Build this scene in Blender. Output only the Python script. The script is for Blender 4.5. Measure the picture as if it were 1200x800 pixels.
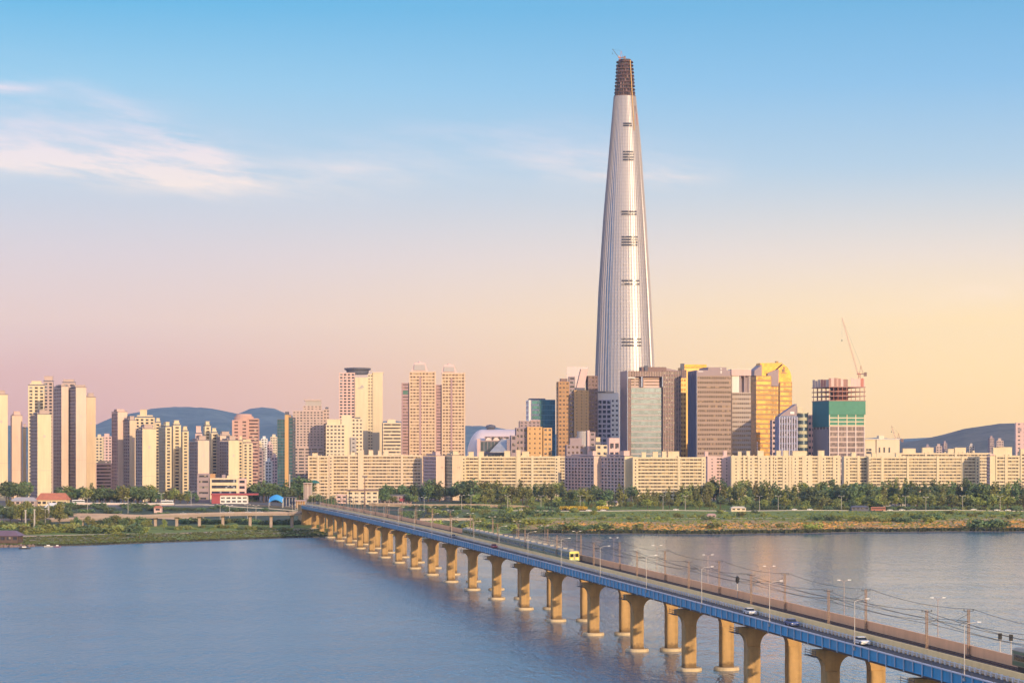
import bpy, math, random
from mathutils import Vector, Matrix
R = math.radians
scn = bpy.context.scene
col = scn.collection
for o in list(bpy.data.objects):
    bpy.data.objects.remove(o)

# ------------------------------------------------------------------ camera
F = 2450.0            # focal length in photo pixels (photo is 1200 wide)
HY = 529.0            # horizon row
CAM_H = 55.0
cd = bpy.data.cameras.new("camera")
cam = bpy.data.objects.new("camera", cd)
col.objects.link(cam)
cam.location = (0, 0, CAM_H)
cam.rotation_euler = (R(90), 0, 0)
cd.sensor_width = 36.0
cd.lens = 36.0 * F / 1200.0
cd.shift_y = (HY - 400.0) / 1200.0
cd.clip_start = 1.0
cd.clip_end = 60000.0
scn.camera = cam

# ------------------------------------------------------------------ light
SUN_AZ = 27.0         # degrees to the right of straight behind the camera
SUN_EL = 10.0
sdir = Vector((math.sin(R(SUN_AZ)) * math.cos(R(SUN_EL)), -math.cos(R(SUN_AZ)) * math.cos(R(SUN_EL)), math.sin(R(SUN_EL))))
sd = bpy.data.lights.new("sun", 'SUN')
sd.energy = 4.0
sd.angle = R(0.6)
sd.color = (1.0, 0.74, 0.45)
sun = bpy.data.objects.new("sun", sd)
col.objects.link(sun)
sun.rotation_euler = sdir.to_track_quat('Z', 'Y').to_euler()
sun.location = (300, -300, 300)

def lin(r, g, b):
    def f(c):
        c /= 255.0
        return c / 12.92 if c <= 0.04045 else ((c + 0.055) / 1.055) ** 2.4
    return (f(r), f(g), f(b), 1.0)

scn.view_settings.view_transform = 'Standard'
scn.view_settings.look = 'None'
scn.view_settings.exposure = 0.25
scn.view_settings.gamma = 1.0
scn.view_settings.use_curve_mapping = False
scn.cycles.max_bounces = 5
scn.cycles.diffuse_bounces = 2
scn.cycles.glossy_bounces = 3
scn.cycles.transmission_bounces = 2
scn.cycles.volume_bounces = 0
scn.cycles.use_adaptive_sampling = True
scn.cycles.adaptive_threshold = 0.02

class NT:
    """tiny helper for node trees"""
    def __init__(s, tree):
        s.t = tree; s.n = tree.nodes; s.l = tree.links
    def node(s, typ, **kw):
        n = s.n.new(typ)
        for k, v in kw.items():
            setattr(n, k, v)
        return n
    def link(s, a, b):
        s.l.new(a, b)
    def val(s, sock, v):
        if isinstance(v, bpy.types.NodeSocket):
            s.link(v, sock)
        else:
            sock.default_value = v
    def math(s, op, a, b=0.0, c=None, clamp=False):
        n = s.node('ShaderNodeMath', operation=op, use_clamp=clamp)
        s.val(n.inputs[0], a); s.val(n.inputs[1], b)
        if c is not None: s.val(n.inputs[2], c)
        return n.outputs[0]
    def vmath(s, op, a, b=None):
        n = s.node('ShaderNodeVectorMath', operation=op)
        s.val(n.inputs[0], a)
        if b is not None: s.val(n.inputs[1], b)
        return n.outputs[1] if op in ('DOT_PRODUCT', 'LENGTH') else n.outputs[0]
    def mix(s, f, a, b):
        n = s.node('ShaderNodeMix', data_type='RGBA')
        s.val(n.inputs[0], f); s.val(n.inputs[6], a); s.val(n.inputs[7], b)
        return n.outputs[2]
    def ramp(s, f, stops, interp='LINEAR'):
        n = s.node('ShaderNodeValToRGB')
        cr = n.color_ramp; cr.interpolation = interp
        while len(cr.elements) > 1: cr.elements.remove(cr.elements[-1])
        for i, (p, c) in enumerate(stops):
            e = cr.elements[0] if i == 0 else cr.elements.new(p)
            e.position = p; e.color = c
        s.val(n.inputs[0], f)
        return n.outputs[0]
    def rng(s, v, a, b, c=0.0, d=1.0, smooth=False):
        n = s.node('ShaderNodeMapRange', interpolation_type='SMOOTHSTEP' if smooth else 'LINEAR')
        s.val(n.inputs[0], v); s.val(n.inputs[1], a); s.val(n.inputs[2], b); s.val(n.inputs[3], c); s.val(n.inputs[4], d)
        return n.outputs[0]
    def noise(s, vec, scale, detail=4, rough=0.55, dim='3D'):
        n = s.node('ShaderNodeTexNoise', noise_dimensions=dim)
        s.val(n.inputs['Vector'], vec); n.inputs['Scale'].default_value = scale
        n.inputs['Detail'].default_value = detail; n.inputs['Roughness'].default_value = rough
        return n.outputs['Fac']

# ------------------------------------------------------------------ sky
world = bpy.data.worlds.new("World")
scn.world = world
world.use_nodes = True
w = NT(world.node_tree)
w.n.clear()
tc = w.node('ShaderNodeTexCoord').outputs['Generated']
dirv = w.vmath('NORMALIZE', tc)
sep = w.node('ShaderNodeSeparateXYZ'); w.link(dirv, sep.inputs[0])
dx, dy, dz = sep.outputs
el = w.math('MULTIPLY', w.math('ARCSINE', dz), 57.29578)            # elevation in degrees
az = w.math('MULTIPLY', w.math('ARCTAN2', dx, dy), 57.29578)        # azimuth from +Y, degrees, + to the right
elf = w.math('DIVIDE', el, 60.0, clamp=True)
SKY_L = [(0.00, (0.5944, 0.2851, 0.2752, 1)), (2.10, (0.6391, 0.3170, 0.2959, 1)), (3.50, (0.6860, 0.4364, 0.3889, 1)), (5.30, (0.5634, 0.4484, 0.4815, 1)), (7.65, (0.3595, 0.4463, 0.5588, 1)), (9.90, (0.2014, 0.4174, 0.5996, 1)), (12.07, (0.0480, 0.3192, 0.5644, 1)), (16.00, (0.1621, 0.4290, 0.8230, 1)), (22.00, (0.1884, 0.4181, 0.8393, 1)), (38.00, (0.2728, 0.4458, 0.8230, 1)), (60.00, (0.3656, 0.4747, 0.7909, 1))]
SKY_R = [(0.00, (1.0146, 0.6296, 0.2179, 1)), (2.10, (1.0146, 0.6627, 0.2536, 1)), (3.50, (0.9748, 0.6586, 0.2824, 1)), (5.30, (0.7260, 0.5742, 0.4700, 1)), (7.65, (0.3401, 0.4549, 0.5753, 1)), (9.90, (0.1648, 0.3715, 0.5958, 1)), (12.07, (0.0811, 0.3087, 0.5427, 1)), (16.00, (0.4753, 0.5753, 0.7597, 1)), (22.00, (0.8024, 0.6460, 0.7499, 1)), (38.00, (0.7703, 0.5892, 0.7499, 1)), (60.00, (0.3656, 0.4747, 0.7909, 1))]
SKY_S = [(0.0, (3.2, 1.70, .36, 1)), (3, (3.0, 1.66, .42, 1)), (6, (1.5, 1.0, .52, 1)), (9, (.80, .72, .70, 1)), (14, (.58, .60, .74, 1)), (28, (.54, .54, .68, 1)), (45, (.44, .46, .68, 1)), (60, (.3515, .4564, .7605, 1))]
def rmp(st): return w.ramp(elf, [(p / 60.0, c) for p, c in st])
GLOW = 48.0   # the broad sunset glow lies a little north of the low sun
sunaz_dot = w.math('ADD', w.math('MULTIPLY', dx, math.sin(R(GLOW))), w.math('MULTIPLY', dy, -math.cos(R(GLOW))))
f_lr = w.rng(az, -15.0, 15.0, 0.0, 1.0, True)
f_behind = w.rng(sunaz_dot, 0.15, 0.92, 0.0, 1.0, True)
grad = w.mix(f_lr, rmp(SKY_L), rmp(SKY_R))
# left of the view keeps the cool belt, the sun side turns golden
grad = w.mix(f_behind, grad, rmp(SKY_S))
# added warm fill glow in the unseen eastern sky, brightens left-facing walls and barriers
f_east_fill = w.math('MULTIPLY', w.math('MULTIPLY', w.rng(az, -22.0, -45.0, 0.0, 1.0, True), w.rng(az, -100.0, -75.0, 0.0, 1.0, True)), w.rng(el, 30.0, 6.0, 0.0, 1.0, True))
grad = w.mix(f_east_fill, grad, (2.1, 1.30, 0.88, 1))
# thin evening cirrus
cvec = w.node('ShaderNodeCombineXYZ')
w.link(w.math('MULTIPLY', az, 0.30), cvec.inputs[0]); w.link(w.math('MULTIPLY', w.math('ADD', el, w.math('MULTIPLY', az, 0.12)), 1.6), cvec.inputs[1])
n1 = w.noise(cvec.outputs[0], 1.35, 7, 0.6); n0 = w.noise(cvec.outputs[0], 0.6, 4, 0.6)
def blob(a0, e0, sa, se, rot):
    ca, sn = math.cos(R(rot)), math.sin(R(rot))
    u = w.math('SUBTRACT', az, a0); v = w.math('SUBTRACT', el, e0)
    p = w.math('DIVIDE', w.math('ADD', w.math('MULTIPLY', u, ca), w.math('MULTIPLY', v, sn)), sa)
    q = w.math('DIVIDE', w.math('SUBTRACT', w.math('MULTIPLY', v, ca), w.math('MULTIPLY', u, sn)), se)
    d2 = w.math('ADD', w.math('MULTIPLY', p, p), w.math('MULTIPLY', q, q))
    return w.math('EXPONENT', w.math('MULTIPLY', d2, -1.0))
m = None
for b, k in (((-13.4, 7.9, 4.6, 0.50, -2), 1.15), ((-10.2, 7.45, 3.0, 0.40, -6), 1.1), ((-9.0, 8.35, 2.1, 0.30, -24), 1.1), ((-11.6, 8.5, 3.6, 0.9, -8), 0.6), ((-8.2, 7.6, 1.6, 0.45, -10), 0.6),
             ((-14.3, 9.55, 1.8, 0.16, 4), .9), ((2.2, 7.85, 2.6, 0.55, -4), 0.75), ((-4.6, 7.6, 2.6, 0.55, 3), 0.6), ((4.0, 7.45, 1.6, 0.25, 0), 0.6), ((-0.8, 8.6, 3.2, 0.4, 2), 0.35), ((12.4, 4.2, 3.0, .35, 8), .4), ((-24, 8.5, 6, 1.2, 4), .8), ((22, 9, 5, .8, 6), .6)):
    x = w.math('MULTIPLY', blob(*b), k)
    m = x if m is None else w.math('ADD', m, x)
cl = w.math('MULTIPLY', m, w.math('ADD', w.math('MULTIPLY', w.rng(n1, 0.36, 0.66), 0.75), w.math('MULTIPLY', w.rng(n0, 0.3, 0.7), 0.35)), clamp=True)
ccol = w.mix(w.rng(el, 7.1, 8.6), lin(250, 217, 196), lin(238, 206, 208))
grad = w.mix(w.math('MULTIPLY', cl, 0.62), grad, ccol)
sky = w.node('ShaderNodeTexSky', sky_type='NISHITA')
sky.sun_disc = False
sky.sun_elevation = R(SUN_EL)
sky.sun_rotation = R(180 - SUN_AZ)
bg1 = w.node('ShaderNodeBackground'); w.link(sky.outputs[0], bg1.inputs[0]); bg1.inputs[1].default_value = 0.05 * 0.5
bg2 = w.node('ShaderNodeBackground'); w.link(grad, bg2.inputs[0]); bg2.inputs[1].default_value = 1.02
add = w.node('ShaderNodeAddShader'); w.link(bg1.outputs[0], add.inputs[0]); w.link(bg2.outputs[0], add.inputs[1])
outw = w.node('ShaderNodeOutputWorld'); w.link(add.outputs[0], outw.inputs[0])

# ------------------------------------------------------------------ materials
MATS = {}
def new_mat(name):
    m = bpy.data.materials.new(name); m.use_nodes = True
    t = NT(m.node_tree); t.n.clear()
    bs = t.node('ShaderNodeBsdfPrincipled'); out = t.node('ShaderNodeOutputMaterial')
    t.link(bs.outputs[0], out.inputs[0])
    MATS[name] = m
    return m, t, bs
def plain(name, rgb, rough=0.75, metal=0.0, var=0.12, scale=0.15, streak=0.0):
    """painted / concrete surface with soft dirt variation"""
    if name in MATS: return MATS[name]
    m, t, bs = new_mat(name)
    oc = t.node('ShaderNodeTexCoord').outputs['Object']
    n = t.noise(oc, scale, 5, 0.65)
    if streak:
        mp = t.node('ShaderNodeMapping'); t.link(oc, mp.inputs[0]); mp.inputs['Scale'].default_value = (1.0, 1.0, 0.06)
        n2 = t.noise(mp.outputs[0], 0.5, 4, 0.6)
        n = t.math('ADD', t.math('MULTIPLY', n, 1 - streak), t.math('MULTIPLY', n2, streak))
    lo = tuple(c * (1 - var) for c in rgb) + (1,); hi = tuple(min(1, c * (1 + var)) for c in rgb) + (1,)
    t.link(t.mix(t.rng(n, 0.3, 0.7), lo, hi), bs.inputs['Base Color'])
    bs.inputs['Roughness'].default_value = rough; bs.inputs['Metallic'].default_value = metal
    return m
def glass(name, rgb, cell=(2.0, 3.0), rough=0.12, bright=0.0, light=(0.45, 0.38, 0.32), metal=0.0, var=0.35):
    """window glass: each pane has its own tint, some show curtains or blinds"""
    if name in MATS: return MATS[name]
    m, t, bs = new_mat(name)
    oc = t.node('ShaderNodeTexCoord').outputs['Object']
    dv = t.vmath('DIVIDE', oc, (cell[0], cell[0], cell[1]))
    fl = t.vmath('FLOOR', t.vmath('ADD', dv, (0.37, 0.31, 0.13)))
    wn = t.node('ShaderNodeTexWhiteNoise', noise_dimensions='3D'); t.link(fl, wn.inputs['Vector'])
    v = wn.outputs['Value']
    a = t.mix(v, tuple(c * (1 - var) for c in rgb) + (1,), tuple(c * (1 + var) for c in rgb) + (1,))
    if bright > 0:
        wn2 = t.node('ShaderNodeTexWhiteNoise', noise_dimensions='3D'); t.link(t.vmath('ADD', fl, (17.3, 5.1, 9.7)), wn2.inputs['Vector'])
        a = t.mix(t.math('GREATER_THAN', wn2.outputs['Value'], 1 - bright), a, light + (1,))
    t.link(a, bs.inputs['Base Color'])
    bs.inputs['Roughness'].default_value = rough; bs.inputs['Metallic'].default_value = metal
    bs.inputs['IOR'].default_value = 1.5
    return m

# ------------------------------------------------------------------ mesh builder
class MB:
    def __init__(s): s.v = []; s.f = []; s.m = []
    def hexa(s, p, mi=0):
        b = len(s.v); s.v += [tuple(q) for q in p]
        for q in ((3, 2, 1, 0), (4, 5, 6, 7), (0, 1, 5, 4), (1, 2, 6, 5), (2, 3, 7, 6), (3, 0, 4, 7)):
            s.f.append(tuple(b + i for i in q)); s.m.append(mi)
    def box(s, x0, x1, y0, y1, z0, z1, mi=0):
        s.hexa([(x0, y0, z0), (x1, y0, z0), (x1, y1, z0), (x0, y1, z0), (x0, y0, z1), (x1, y0, z1), (x1, y1, z1), (x0, y1, z1)], mi)
    def frustum(s, x0, x1, y0, y1, z0, z1, i, mi=0, j=None):
        j = i if j is None else j
        s.hexa([(x0, y0, z0), (x1, y0, z0), (x1, y1, z0), (x0, y1, z0), (x0 + i, y0 + j, z1), (x1 - i, y0 + j, z1), (x1 - i, y1 - j, z1), (x0 + i, y1 - j, z1)], mi)
    def prism(s, poly, fa, fb, mi=0):
        """poly: list of 2-D points; fa / fb map a 2-D point to the two end caps"""
        n = len(poly); b = len(s.v)
        s.v += [tuple(fa(p)) for p in poly] + [tuple(fb(p)) for p in poly]
        s.f.append(tuple(b + i for i in reversed(range(n)))); s.m.append(mi)
        s.f.append(tuple(b + n + i for i in range(n))); s.m.append(mi)
        for i in range(n):
            j = (i + 1) % n
            s.f.append((b + i, b + j, b + n + j, b + n + i)); s.m.append(mi)
    def vprism(s, poly, z0, z1, mi=0):
        s.prism(poly, lambda p: (p[0], p[1], z0), lambda p: (p[0], p[1], z1), mi)
    def tube(s, p0, p1, r0, r1=None, n=6, mi=0):
        r1 = r0 if r1 is None else r1
        p0 = Vector(p0); p1 = Vector(p1); d = (p1 - p0).normalized()
        a = d.orthogonal().normalized(); c = d.cross(a); b = len(s.v)
        for p, r in ((p0, r0), (p1, r1)):
            for i in range(n):
                t = 2 * math.pi * i / n
                s.v.append(tuple(p + a * (r * math.cos(t)) + c * (r * math.sin(t))))
        for i in range(n):
            j = (i + 1) % n
            s.f.append((b + i, b + j, b + n + j, b + n + i)); s.m.append(mi)
        s.f.append(tuple(b + i for i in reversed(range(n)))); s.m.append(mi)
        s.f.append(tuple(b + n + i for i in range(n))); s.m.append(mi)
    def path(s, pts, r, n=5, mi=0):
        for a, b in zip(pts, pts[1:]): s.tube(a, b, r, r, n, mi)
    def lathe(s, prof, cx=0, cy=0, n=20, mi=0):
        b = len(s.v); k = len(prof)
        for r, z in prof:
            for i in range(n):
                t = 2 * math.pi * i / n
                s.v.append((cx + r * math.cos(t), cy + r * math.sin(t), z))
        for q in range(k - 1):
            for i in range(n):
                j = (i + 1) % n
                s.f.append((b + q * n + i, b + q * n + j, b + (q + 1) * n + j, b + (q + 1) * n + i)); s.m.append(mi)
        s.f.append(tuple(b + i for i in reversed(range(n)))); s.m.append(mi)
        s.f.append(tuple(b + (k - 1) * n + i for i in range(n))); s.m.append(mi)
    def sweep(s, sect, stations, fn, mi=0, caps=True):
        """closed section [(w,z)] swept along stations; fn(st, w, z) -> point"""
        n = len(sect); b = len(s.v)
        for st in stations:
            for (ww, zz) in sect: s.v.append(tuple(fn(st, ww, zz)))
        for q in range(len(stations) - 1):
            for i in range(n):
                j = (i + 1) % n
                s.f.append((b + q * n + i, b + q * n + j, b + (q + 1) * n + j, b + (q + 1) * n + i)); s.m.append(mi)
        if caps:
            s.f.append(tuple(b + i for i in reversed(range(n)))); s.m.append(mi)
            e = b + (len(stations) - 1) * n
            s.f.append(tuple(e + i for i in range(n))); s.m.append(mi)
    def quad(s, a, b_, c, d, mi=0):
        b = len(s.v); s.v += [tuple(a), tuple(b_), tuple(c), tuple(d)]
        s.f.append((b, b + 1, b + 2, b + 3)); s.m.append(mi)
    def mesh(s, name, mats, smooth=False, fix=True):
        me = bpy.data.meshes.new(name)
        me.from_pydata(s.v, [], s.f)
        for m in (mats if isinstance(mats, (list, tuple)) else [mats]): me.materials.append(m)
        if any(s.m): me.polygons.foreach_set('material_index', s.m)
        if smooth: me.polygons.foreach_set('use_smooth', [True] * len(me.polygons))
        me.update()
        if fix:
            import bmesh
            bm = bmesh.new(); bm.from_mesh(me); bmesh.ops.recalc_face_normals(bm, faces=bm.faces); bm.to_mesh(me); bm.free()
        return me
    def build(s, name, mats, parent=None, smooth=False, loc=None, fix=True):
        o = bpy.data.objects.new(name, s.mesh(name, mats, smooth, fix)); col.objects.link(o)
        if parent is not None: o.parent = parent
        if loc is not None: o.location = loc
        return o

def tag(o, label=None, cat=None, group=None, kind=None):
    if label: o['label'] = label
    if cat: o['category'] = cat
    if group: o['group'] = group
    if kind: o['kind'] = kind
    return o
def thing(name, label, cat, loc=(0, 0, 0), rz=0.0, group=None):
    o = bpy.data.objects.new(name, None); col.objects.link(o)
    o.empty_display_size = 1.0
    o.location = loc; o.rotation_euler = (0, 0, rz)
    return tag(o, label, cat, group)
KIDS = {}
def kids_index():
    KIDS.clear()
    for o in col.objects:
        if o.parent is not None: KIDS.setdefault(o.parent.name, []).append(o)
def copy_tree(o, parent=None):
    c = o.copy(); col.objects.link(c)
    if parent is not None: c.parent = parent
    for ch in KIDS.get(o.name, []): copy_tree(ch, c)
    return c

def interp(x, pts):
    if x <= pts[0][0]: return pts[0][1]
    for (a, b), (c, d) in zip(pts, pts[1:]):
        if x <= c: return b + (d - b) * (x - a) / (c - a)
    return pts[-1][1]
def sm(a, b, x):
    t = max(0.0, min(1.0, (x - a) / (b - a))); return t * t * (3 - 2 * t)
def px(x, Y): return (x - 600.0) / F * Y
def ez(y, Y): return CAM_H - (y - HY) * Y / F
# ------------------------------------------------------------------ terrain, water, hills
SHORE = [(-0.30, 1160), (-0.245, 1200), (-0.22, 1222), (-0.184, 1246), (-0.131, 1300), (-0.09, 1335), (-0.03, 1375), (0.02, 1398), (0.045, 1390), (0.095, 1392), (0.163, 1416), (0.245, 1446), (0.35, 1480)]
def shore(X, Y=1400.0):
    t = X / max(Y, 300.0)
    return interp(t, SHORE) + 5 * math.sin(X * 0.031) + 3 * math.sin(X * 0.083 + 1)
PR = [(-60, -5), (0, -0.2), (6, 0.9), (20, 1.5), (100, 2.8), (250, 4.4), (315, 6.0), (365, 6.2), (470, 11), (600, 12), (20000, 12)]
PL = [(-60, -5), (0, -0.2), (6, 0.7), (20, 1.1), (60, 1.9), (150, 2.6), (300, 4.2), (330, 5.5), (400, 12.4), (600, 12.5), (20000, 12)]
def ground(X, Y):
    d = Y - shore(X, Y)
    k = sm(-0.12, -0.06, X / max(Y, 300.0))
    z = interp(d, PL) * (1 - k) + interp(d, PR) * k
    if d > 10: z += 0.25 * math.sin(X * 0.05 + Y * 0.03) * min(1, d / 80.0)
    # near bank, outside the picture
    if Y < 160: z = max(z, -5 + 17 * sm(160, 60, Y))
    return z
def lines(segs):
    out = []
    for a, b, st in segs:
        n = max(1, int(round((b - a) / st)))
        out += [a + (b - a) * i / n for i in range(n)]
    out.append(segs[-1][1]); return out
XS = lines([(-7000, -3000, 1000), (-3000, -900, 150), (-900, 900, 10), (900, 3000, 150), (3000, 7000, 1000)])
YS = lines([(-1500, -200, 200), (-200, 200, 20), (200, 1120, 92), (1120, 1900, 6), (1900, 2200, 25), (2200, 4000, 200), (4000, 10000, 1000)])
mb = MB()
for Y in YS:
    for X in XS: mb.v.append((X, Y, ground(X, Y)))
nx = len(XS)
for j in range(len(YS) - 1):
    for i in range(nx - 1):
        a = j * nx + i; mb.f.append((a, a + 1, a + nx + 1, a + nx)); mb.m.append(0)
m, t, bs = new_mat('ground')
geo = t.node('ShaderNodeNewGeometry').outputs['Position']
n_big = t.noise(geo, 0.018, 5, 0.6); n_mid = t.noise(geo, 0.11, 4, 0.6); n_fine = t.noise(geo, 0.9, 3, 0.6)
sp = t.node('ShaderNodeSeparateXYZ'); t.link(geo, sp.inputs[0])
grass = t.mix(t.rng(n_mid, 0.3, 0.7), (0.095, 0.145, 0.015, 1), (0.22, 0.255, 0.028, 1))
dry = t.mix(t.rng(n_mid, 0.35, 0.65), (0.38, 0.205, 0.065, 1), (0.53, 0.33, 0.12, 1))
# dry reed belt: a band of low ground along the right-hand shore
hz = t.math('ADD', sp.outputs[2], t.math('MULTIPLY', t.math('SUBTRACT', n_big, 0.5), 2.2))
band = t.math('MULTIPLY', t.rng(hz, 1.5, 1.8), t.rng(hz, 3.7, 3.2))
side = t.rng(t.math('SUBTRACT', sp.outputs[0], t.math('MULTIPLY', sp.outputs[1], -0.005)), 0.0, 25.0)
c = t.mix(t.math('MULTIPLY', band, side), grass, dry)
# left bank: trodden earth path strip
bandl = t.math('MULTIPLY', t.rng(hz, 1.5, 1.7), t.rng(hz, 2.1, 1.95))
c = t.mix(t.math('MULTIPLY', t.math('MULTIPLY', bandl, t.rng(sp.outputs[0], -40.0, -70.0)), 0.8), c, (0.26, 0.17, 0.10, 1))
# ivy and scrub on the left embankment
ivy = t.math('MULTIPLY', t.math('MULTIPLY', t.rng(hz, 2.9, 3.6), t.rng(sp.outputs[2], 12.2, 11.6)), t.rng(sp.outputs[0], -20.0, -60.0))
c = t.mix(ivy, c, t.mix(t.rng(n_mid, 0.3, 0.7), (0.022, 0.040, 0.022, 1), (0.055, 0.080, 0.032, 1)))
# stony water's edge
c = t.mix(t.rng(sp.outputs[2], 0.75, 0.35), c, t.mix(n_fine, (0.10, 0.07, 0.05, 1), (0.20, 0.15, 0.11, 1)))
# town ground: paving and soil
c = t.mix(t.rng(sp.outputs[2], 10.6, 11.6), c, t.mix(n_mid, (0.10, 0.09, 0.08, 1), (0.19, 0.17, 0.15, 1)))
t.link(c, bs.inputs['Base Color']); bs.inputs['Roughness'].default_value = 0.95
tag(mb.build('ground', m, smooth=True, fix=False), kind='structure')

# water sheet
mb = MB(); mb.quad((-3500, 100, 0), (3500, 100, 0), (3500, 1750, 0), (-3500, 1750, 0))
m, t, bs = new_mat('river_water')
geo = t.node('ShaderNodeNewGeometry').outputs['Position']
mp = t.node('ShaderNodeMapping'); t.link(geo, mp.inputs[0]); mp.inputs['Rotation'].default_value = (0, 0, R(8)); mp.inputs['Scale'].default_value = (1, 0.30, 1)
r1 = t.noise(mp.outputs[0], 0.72, 2, 0.5); r2 = t.noise(mp.outputs[0], 0.17, 2, 0.5)
big = t.noise(geo, 0.010, 4, 0.6)
mp2 = t.node('ShaderNodeMapping'); t.link(geo, mp2.inputs[0]); mp2.inputs['Scale'].default_value = (0.004, 0.03, 1)
lane = t.noise(mp2.outputs[0], 1.0, 4, 0.6)
h = t.math('ADD', t.math('MULTIPLY', r1, 0.55), t.math('MULTIPLY', r2, 0.9))
bmp = t.node('ShaderNodeBump'); bmp.inputs['Distance'].default_value = 1.0
spw = t.node('ShaderNodeSeparateXYZ'); t.link(geo, spw.inputs[0])
# downwind of the bridge the water lies calmer; upwind it is ruffled
lee = t.math('ADD', t.math('SUBTRACT', t.math('ADD', spw.outputs[0], t.math('MULTIPLY', spw.outputs[1], 0.198)), 150.0), t.math('MULTIPLY', t.math('SUBTRACT', big, 0.5), 160.0))
lee = t.rng(lee, -60.0, 70.0, 0.0, 1.0, True)
stg = t.math('ADD', 0.42, t.math('MULTIPLY', t.rng(lane, 0.38, 0.58), 0.48))
stg = t.math('MULTIPLY', stg, t.rng(lee, 0.0, 1.0, 1.0, 0.42))
t.link(stg, bmp.inputs['Strength'])
t.link(h, bmp.inputs['Height']); t.link(bmp.outputs[0], bs.inputs['Normal'])
t.link(t.mix(t.rng(big, 0.3, 0.7), (0.030, 0.120, 0.185, 1), (0.045, 0.145, 0.215, 1)), bs.inputs['Base Color'])
t.link(t.rng(lee, 0.0, 1.0, 0.24, 0.12), bs.inputs['Roughness']); bs.inputs['IOR'].default_value = 1.333
tag(mb.build('river_water', m, fix=False), kind='structure')

# far hills (real height fields, kilometres away)
def hill(name, Y0, ridge, depth, mat, amp=10.0, seed=0):
    from mathutils import noise as mn
    mb = MB(); xs = [ridge[0][0] + (ridge[-1][0] - ridge[0][0]) * i / 110 for i in range(111)]; nd = 26
    for j in range(nd + 1):
        v = j / nd * 2 - 1
        for x in xs:
            Yc = Y0 + v * depth; X = px(x, Y0) * (1 + 0.15 * v)
            top = ez(interp(x, ridge), Y0)
            prof = (1 - abs(v) ** 1.6)
            nz = mn.fractal(Vector((X * .0028, Yc * .0028, seed)), 1.0, 2.0, 5) * amp
            mb.v.append((X, Yc, 11 + max(0, (top - 11)) * prof + nz * (0.55 + 0.45 * abs(v)) * (1 if prof > 0 else 0)))
    n = len(xs)
    for j in range(nd):
        for i in range(n - 1):
            a = j * n + i; mb.f.append((a, a + 1, a + n + 1, a + n)); mb.m.append(0)
    return tag(mb.build(name, mat, smooth=True, fix=False), kind='structure')
m, t, bs = new_mat('hill_forest_hazed')
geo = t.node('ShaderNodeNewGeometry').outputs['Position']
t.link(t.mix(t.rng(t.noise(geo, 0.010, 7, 0.75), 0.38, 0.62), (0.040, 0.090, 0.125, 1), (0.110, 0.165, 0.190, 1)), bs.inputs['Base Color'])  # blue of the distance haze is mixed into the forest colour
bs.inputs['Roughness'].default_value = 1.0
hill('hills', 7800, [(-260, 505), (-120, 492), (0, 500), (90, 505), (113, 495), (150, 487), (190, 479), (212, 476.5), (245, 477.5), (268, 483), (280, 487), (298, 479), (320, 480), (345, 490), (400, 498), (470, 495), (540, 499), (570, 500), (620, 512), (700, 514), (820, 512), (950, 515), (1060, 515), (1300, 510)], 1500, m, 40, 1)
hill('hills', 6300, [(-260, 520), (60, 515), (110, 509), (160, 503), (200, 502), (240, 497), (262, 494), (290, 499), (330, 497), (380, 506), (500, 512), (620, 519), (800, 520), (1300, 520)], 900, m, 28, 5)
mr, t, bs = new_mat('near_hill_forest')
geo = t.node('ShaderNodeNewGeometry').outputs['Position']
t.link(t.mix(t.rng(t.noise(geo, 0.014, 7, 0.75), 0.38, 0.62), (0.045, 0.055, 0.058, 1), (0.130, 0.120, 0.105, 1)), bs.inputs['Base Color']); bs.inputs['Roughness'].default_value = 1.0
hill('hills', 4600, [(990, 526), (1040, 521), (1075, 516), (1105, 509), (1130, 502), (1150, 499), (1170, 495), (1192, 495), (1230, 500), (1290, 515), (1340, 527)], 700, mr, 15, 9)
# ------------------------------------------------------------------ railway bridge
BN = Vector((0.981, 0.1943, 0)); BD = Vector((-0.1943, 0.981, 0))
def bz(Y): return 19.3 - 6.8e-6 * (Y - 860) ** 2
def bp(Y, wv, z):
    """Y along the bridge (depth of its left edge), wv metres to the right of the left edge, z above deck edge"""
    return Vector((145 - 0.198 * Y, Y, bz(Y) + z)) + BN * wv
BY0, BY1 = 150.0, 1492.0
SP = 50.8
PIERS = [525.6 + SP * k for k in range(-7, 19)]
st = []
y = BY0
while y < BY1: st.append(y); y += 12.7
st.append(BY1)

m_blue = plain('blue_girder_paint', (0.001, 0.265, 0.50), 0.5, 0, 0.34, 0.22, 0.6)
m_bluel = plain('pale_blue_stiffener', (0.42, 0.52, 0.62), 0.5)
m_dsteel = plain('dark_steel', (0.05, 0.05, 0.06), 0.6)
m_conc = plain('pier_concrete', (0.40, 0.25, 0.105), 0.9, 0, 0.42, 0.45, 0.6)
m_foot = plain('footing_concrete', (0.60, 0.46, 0.28), 0.9, 0, 0.15, 0.5)
m_asph = plain('asphalt', (0.075, 0.068, 0.070), 0.9, 0, 0.12, 0.2)
m_kerb = plain('pale_kerb_steel', (0.50, 0.52, 0.58), 0.6)
m_beige = plain('beige_barrier', (0.92, 0.66, 0.31), 0.85, 0, 0.14, 0.12, 0.5)
m_pink = plain('terracotta_barrier', (0.90, 0.51, 0.28), 0.85, 0, 0.14, 0.12, 0.5)
m_ball = plain('rail_ballast', (0.055, 0.034, 0.030), 0.95, 0, 0.3, 1.5)
m_rail = plain('rail_steel', (0.20, 0.15, 0.13), 0.35, 0.8)
m_white = plain('white_paint', (0.72, 0.70, 0.68), 0.5)
m_pole = plain('lamp_pole_paint', (0.50, 0.45, 0.40), 0.5)
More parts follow.
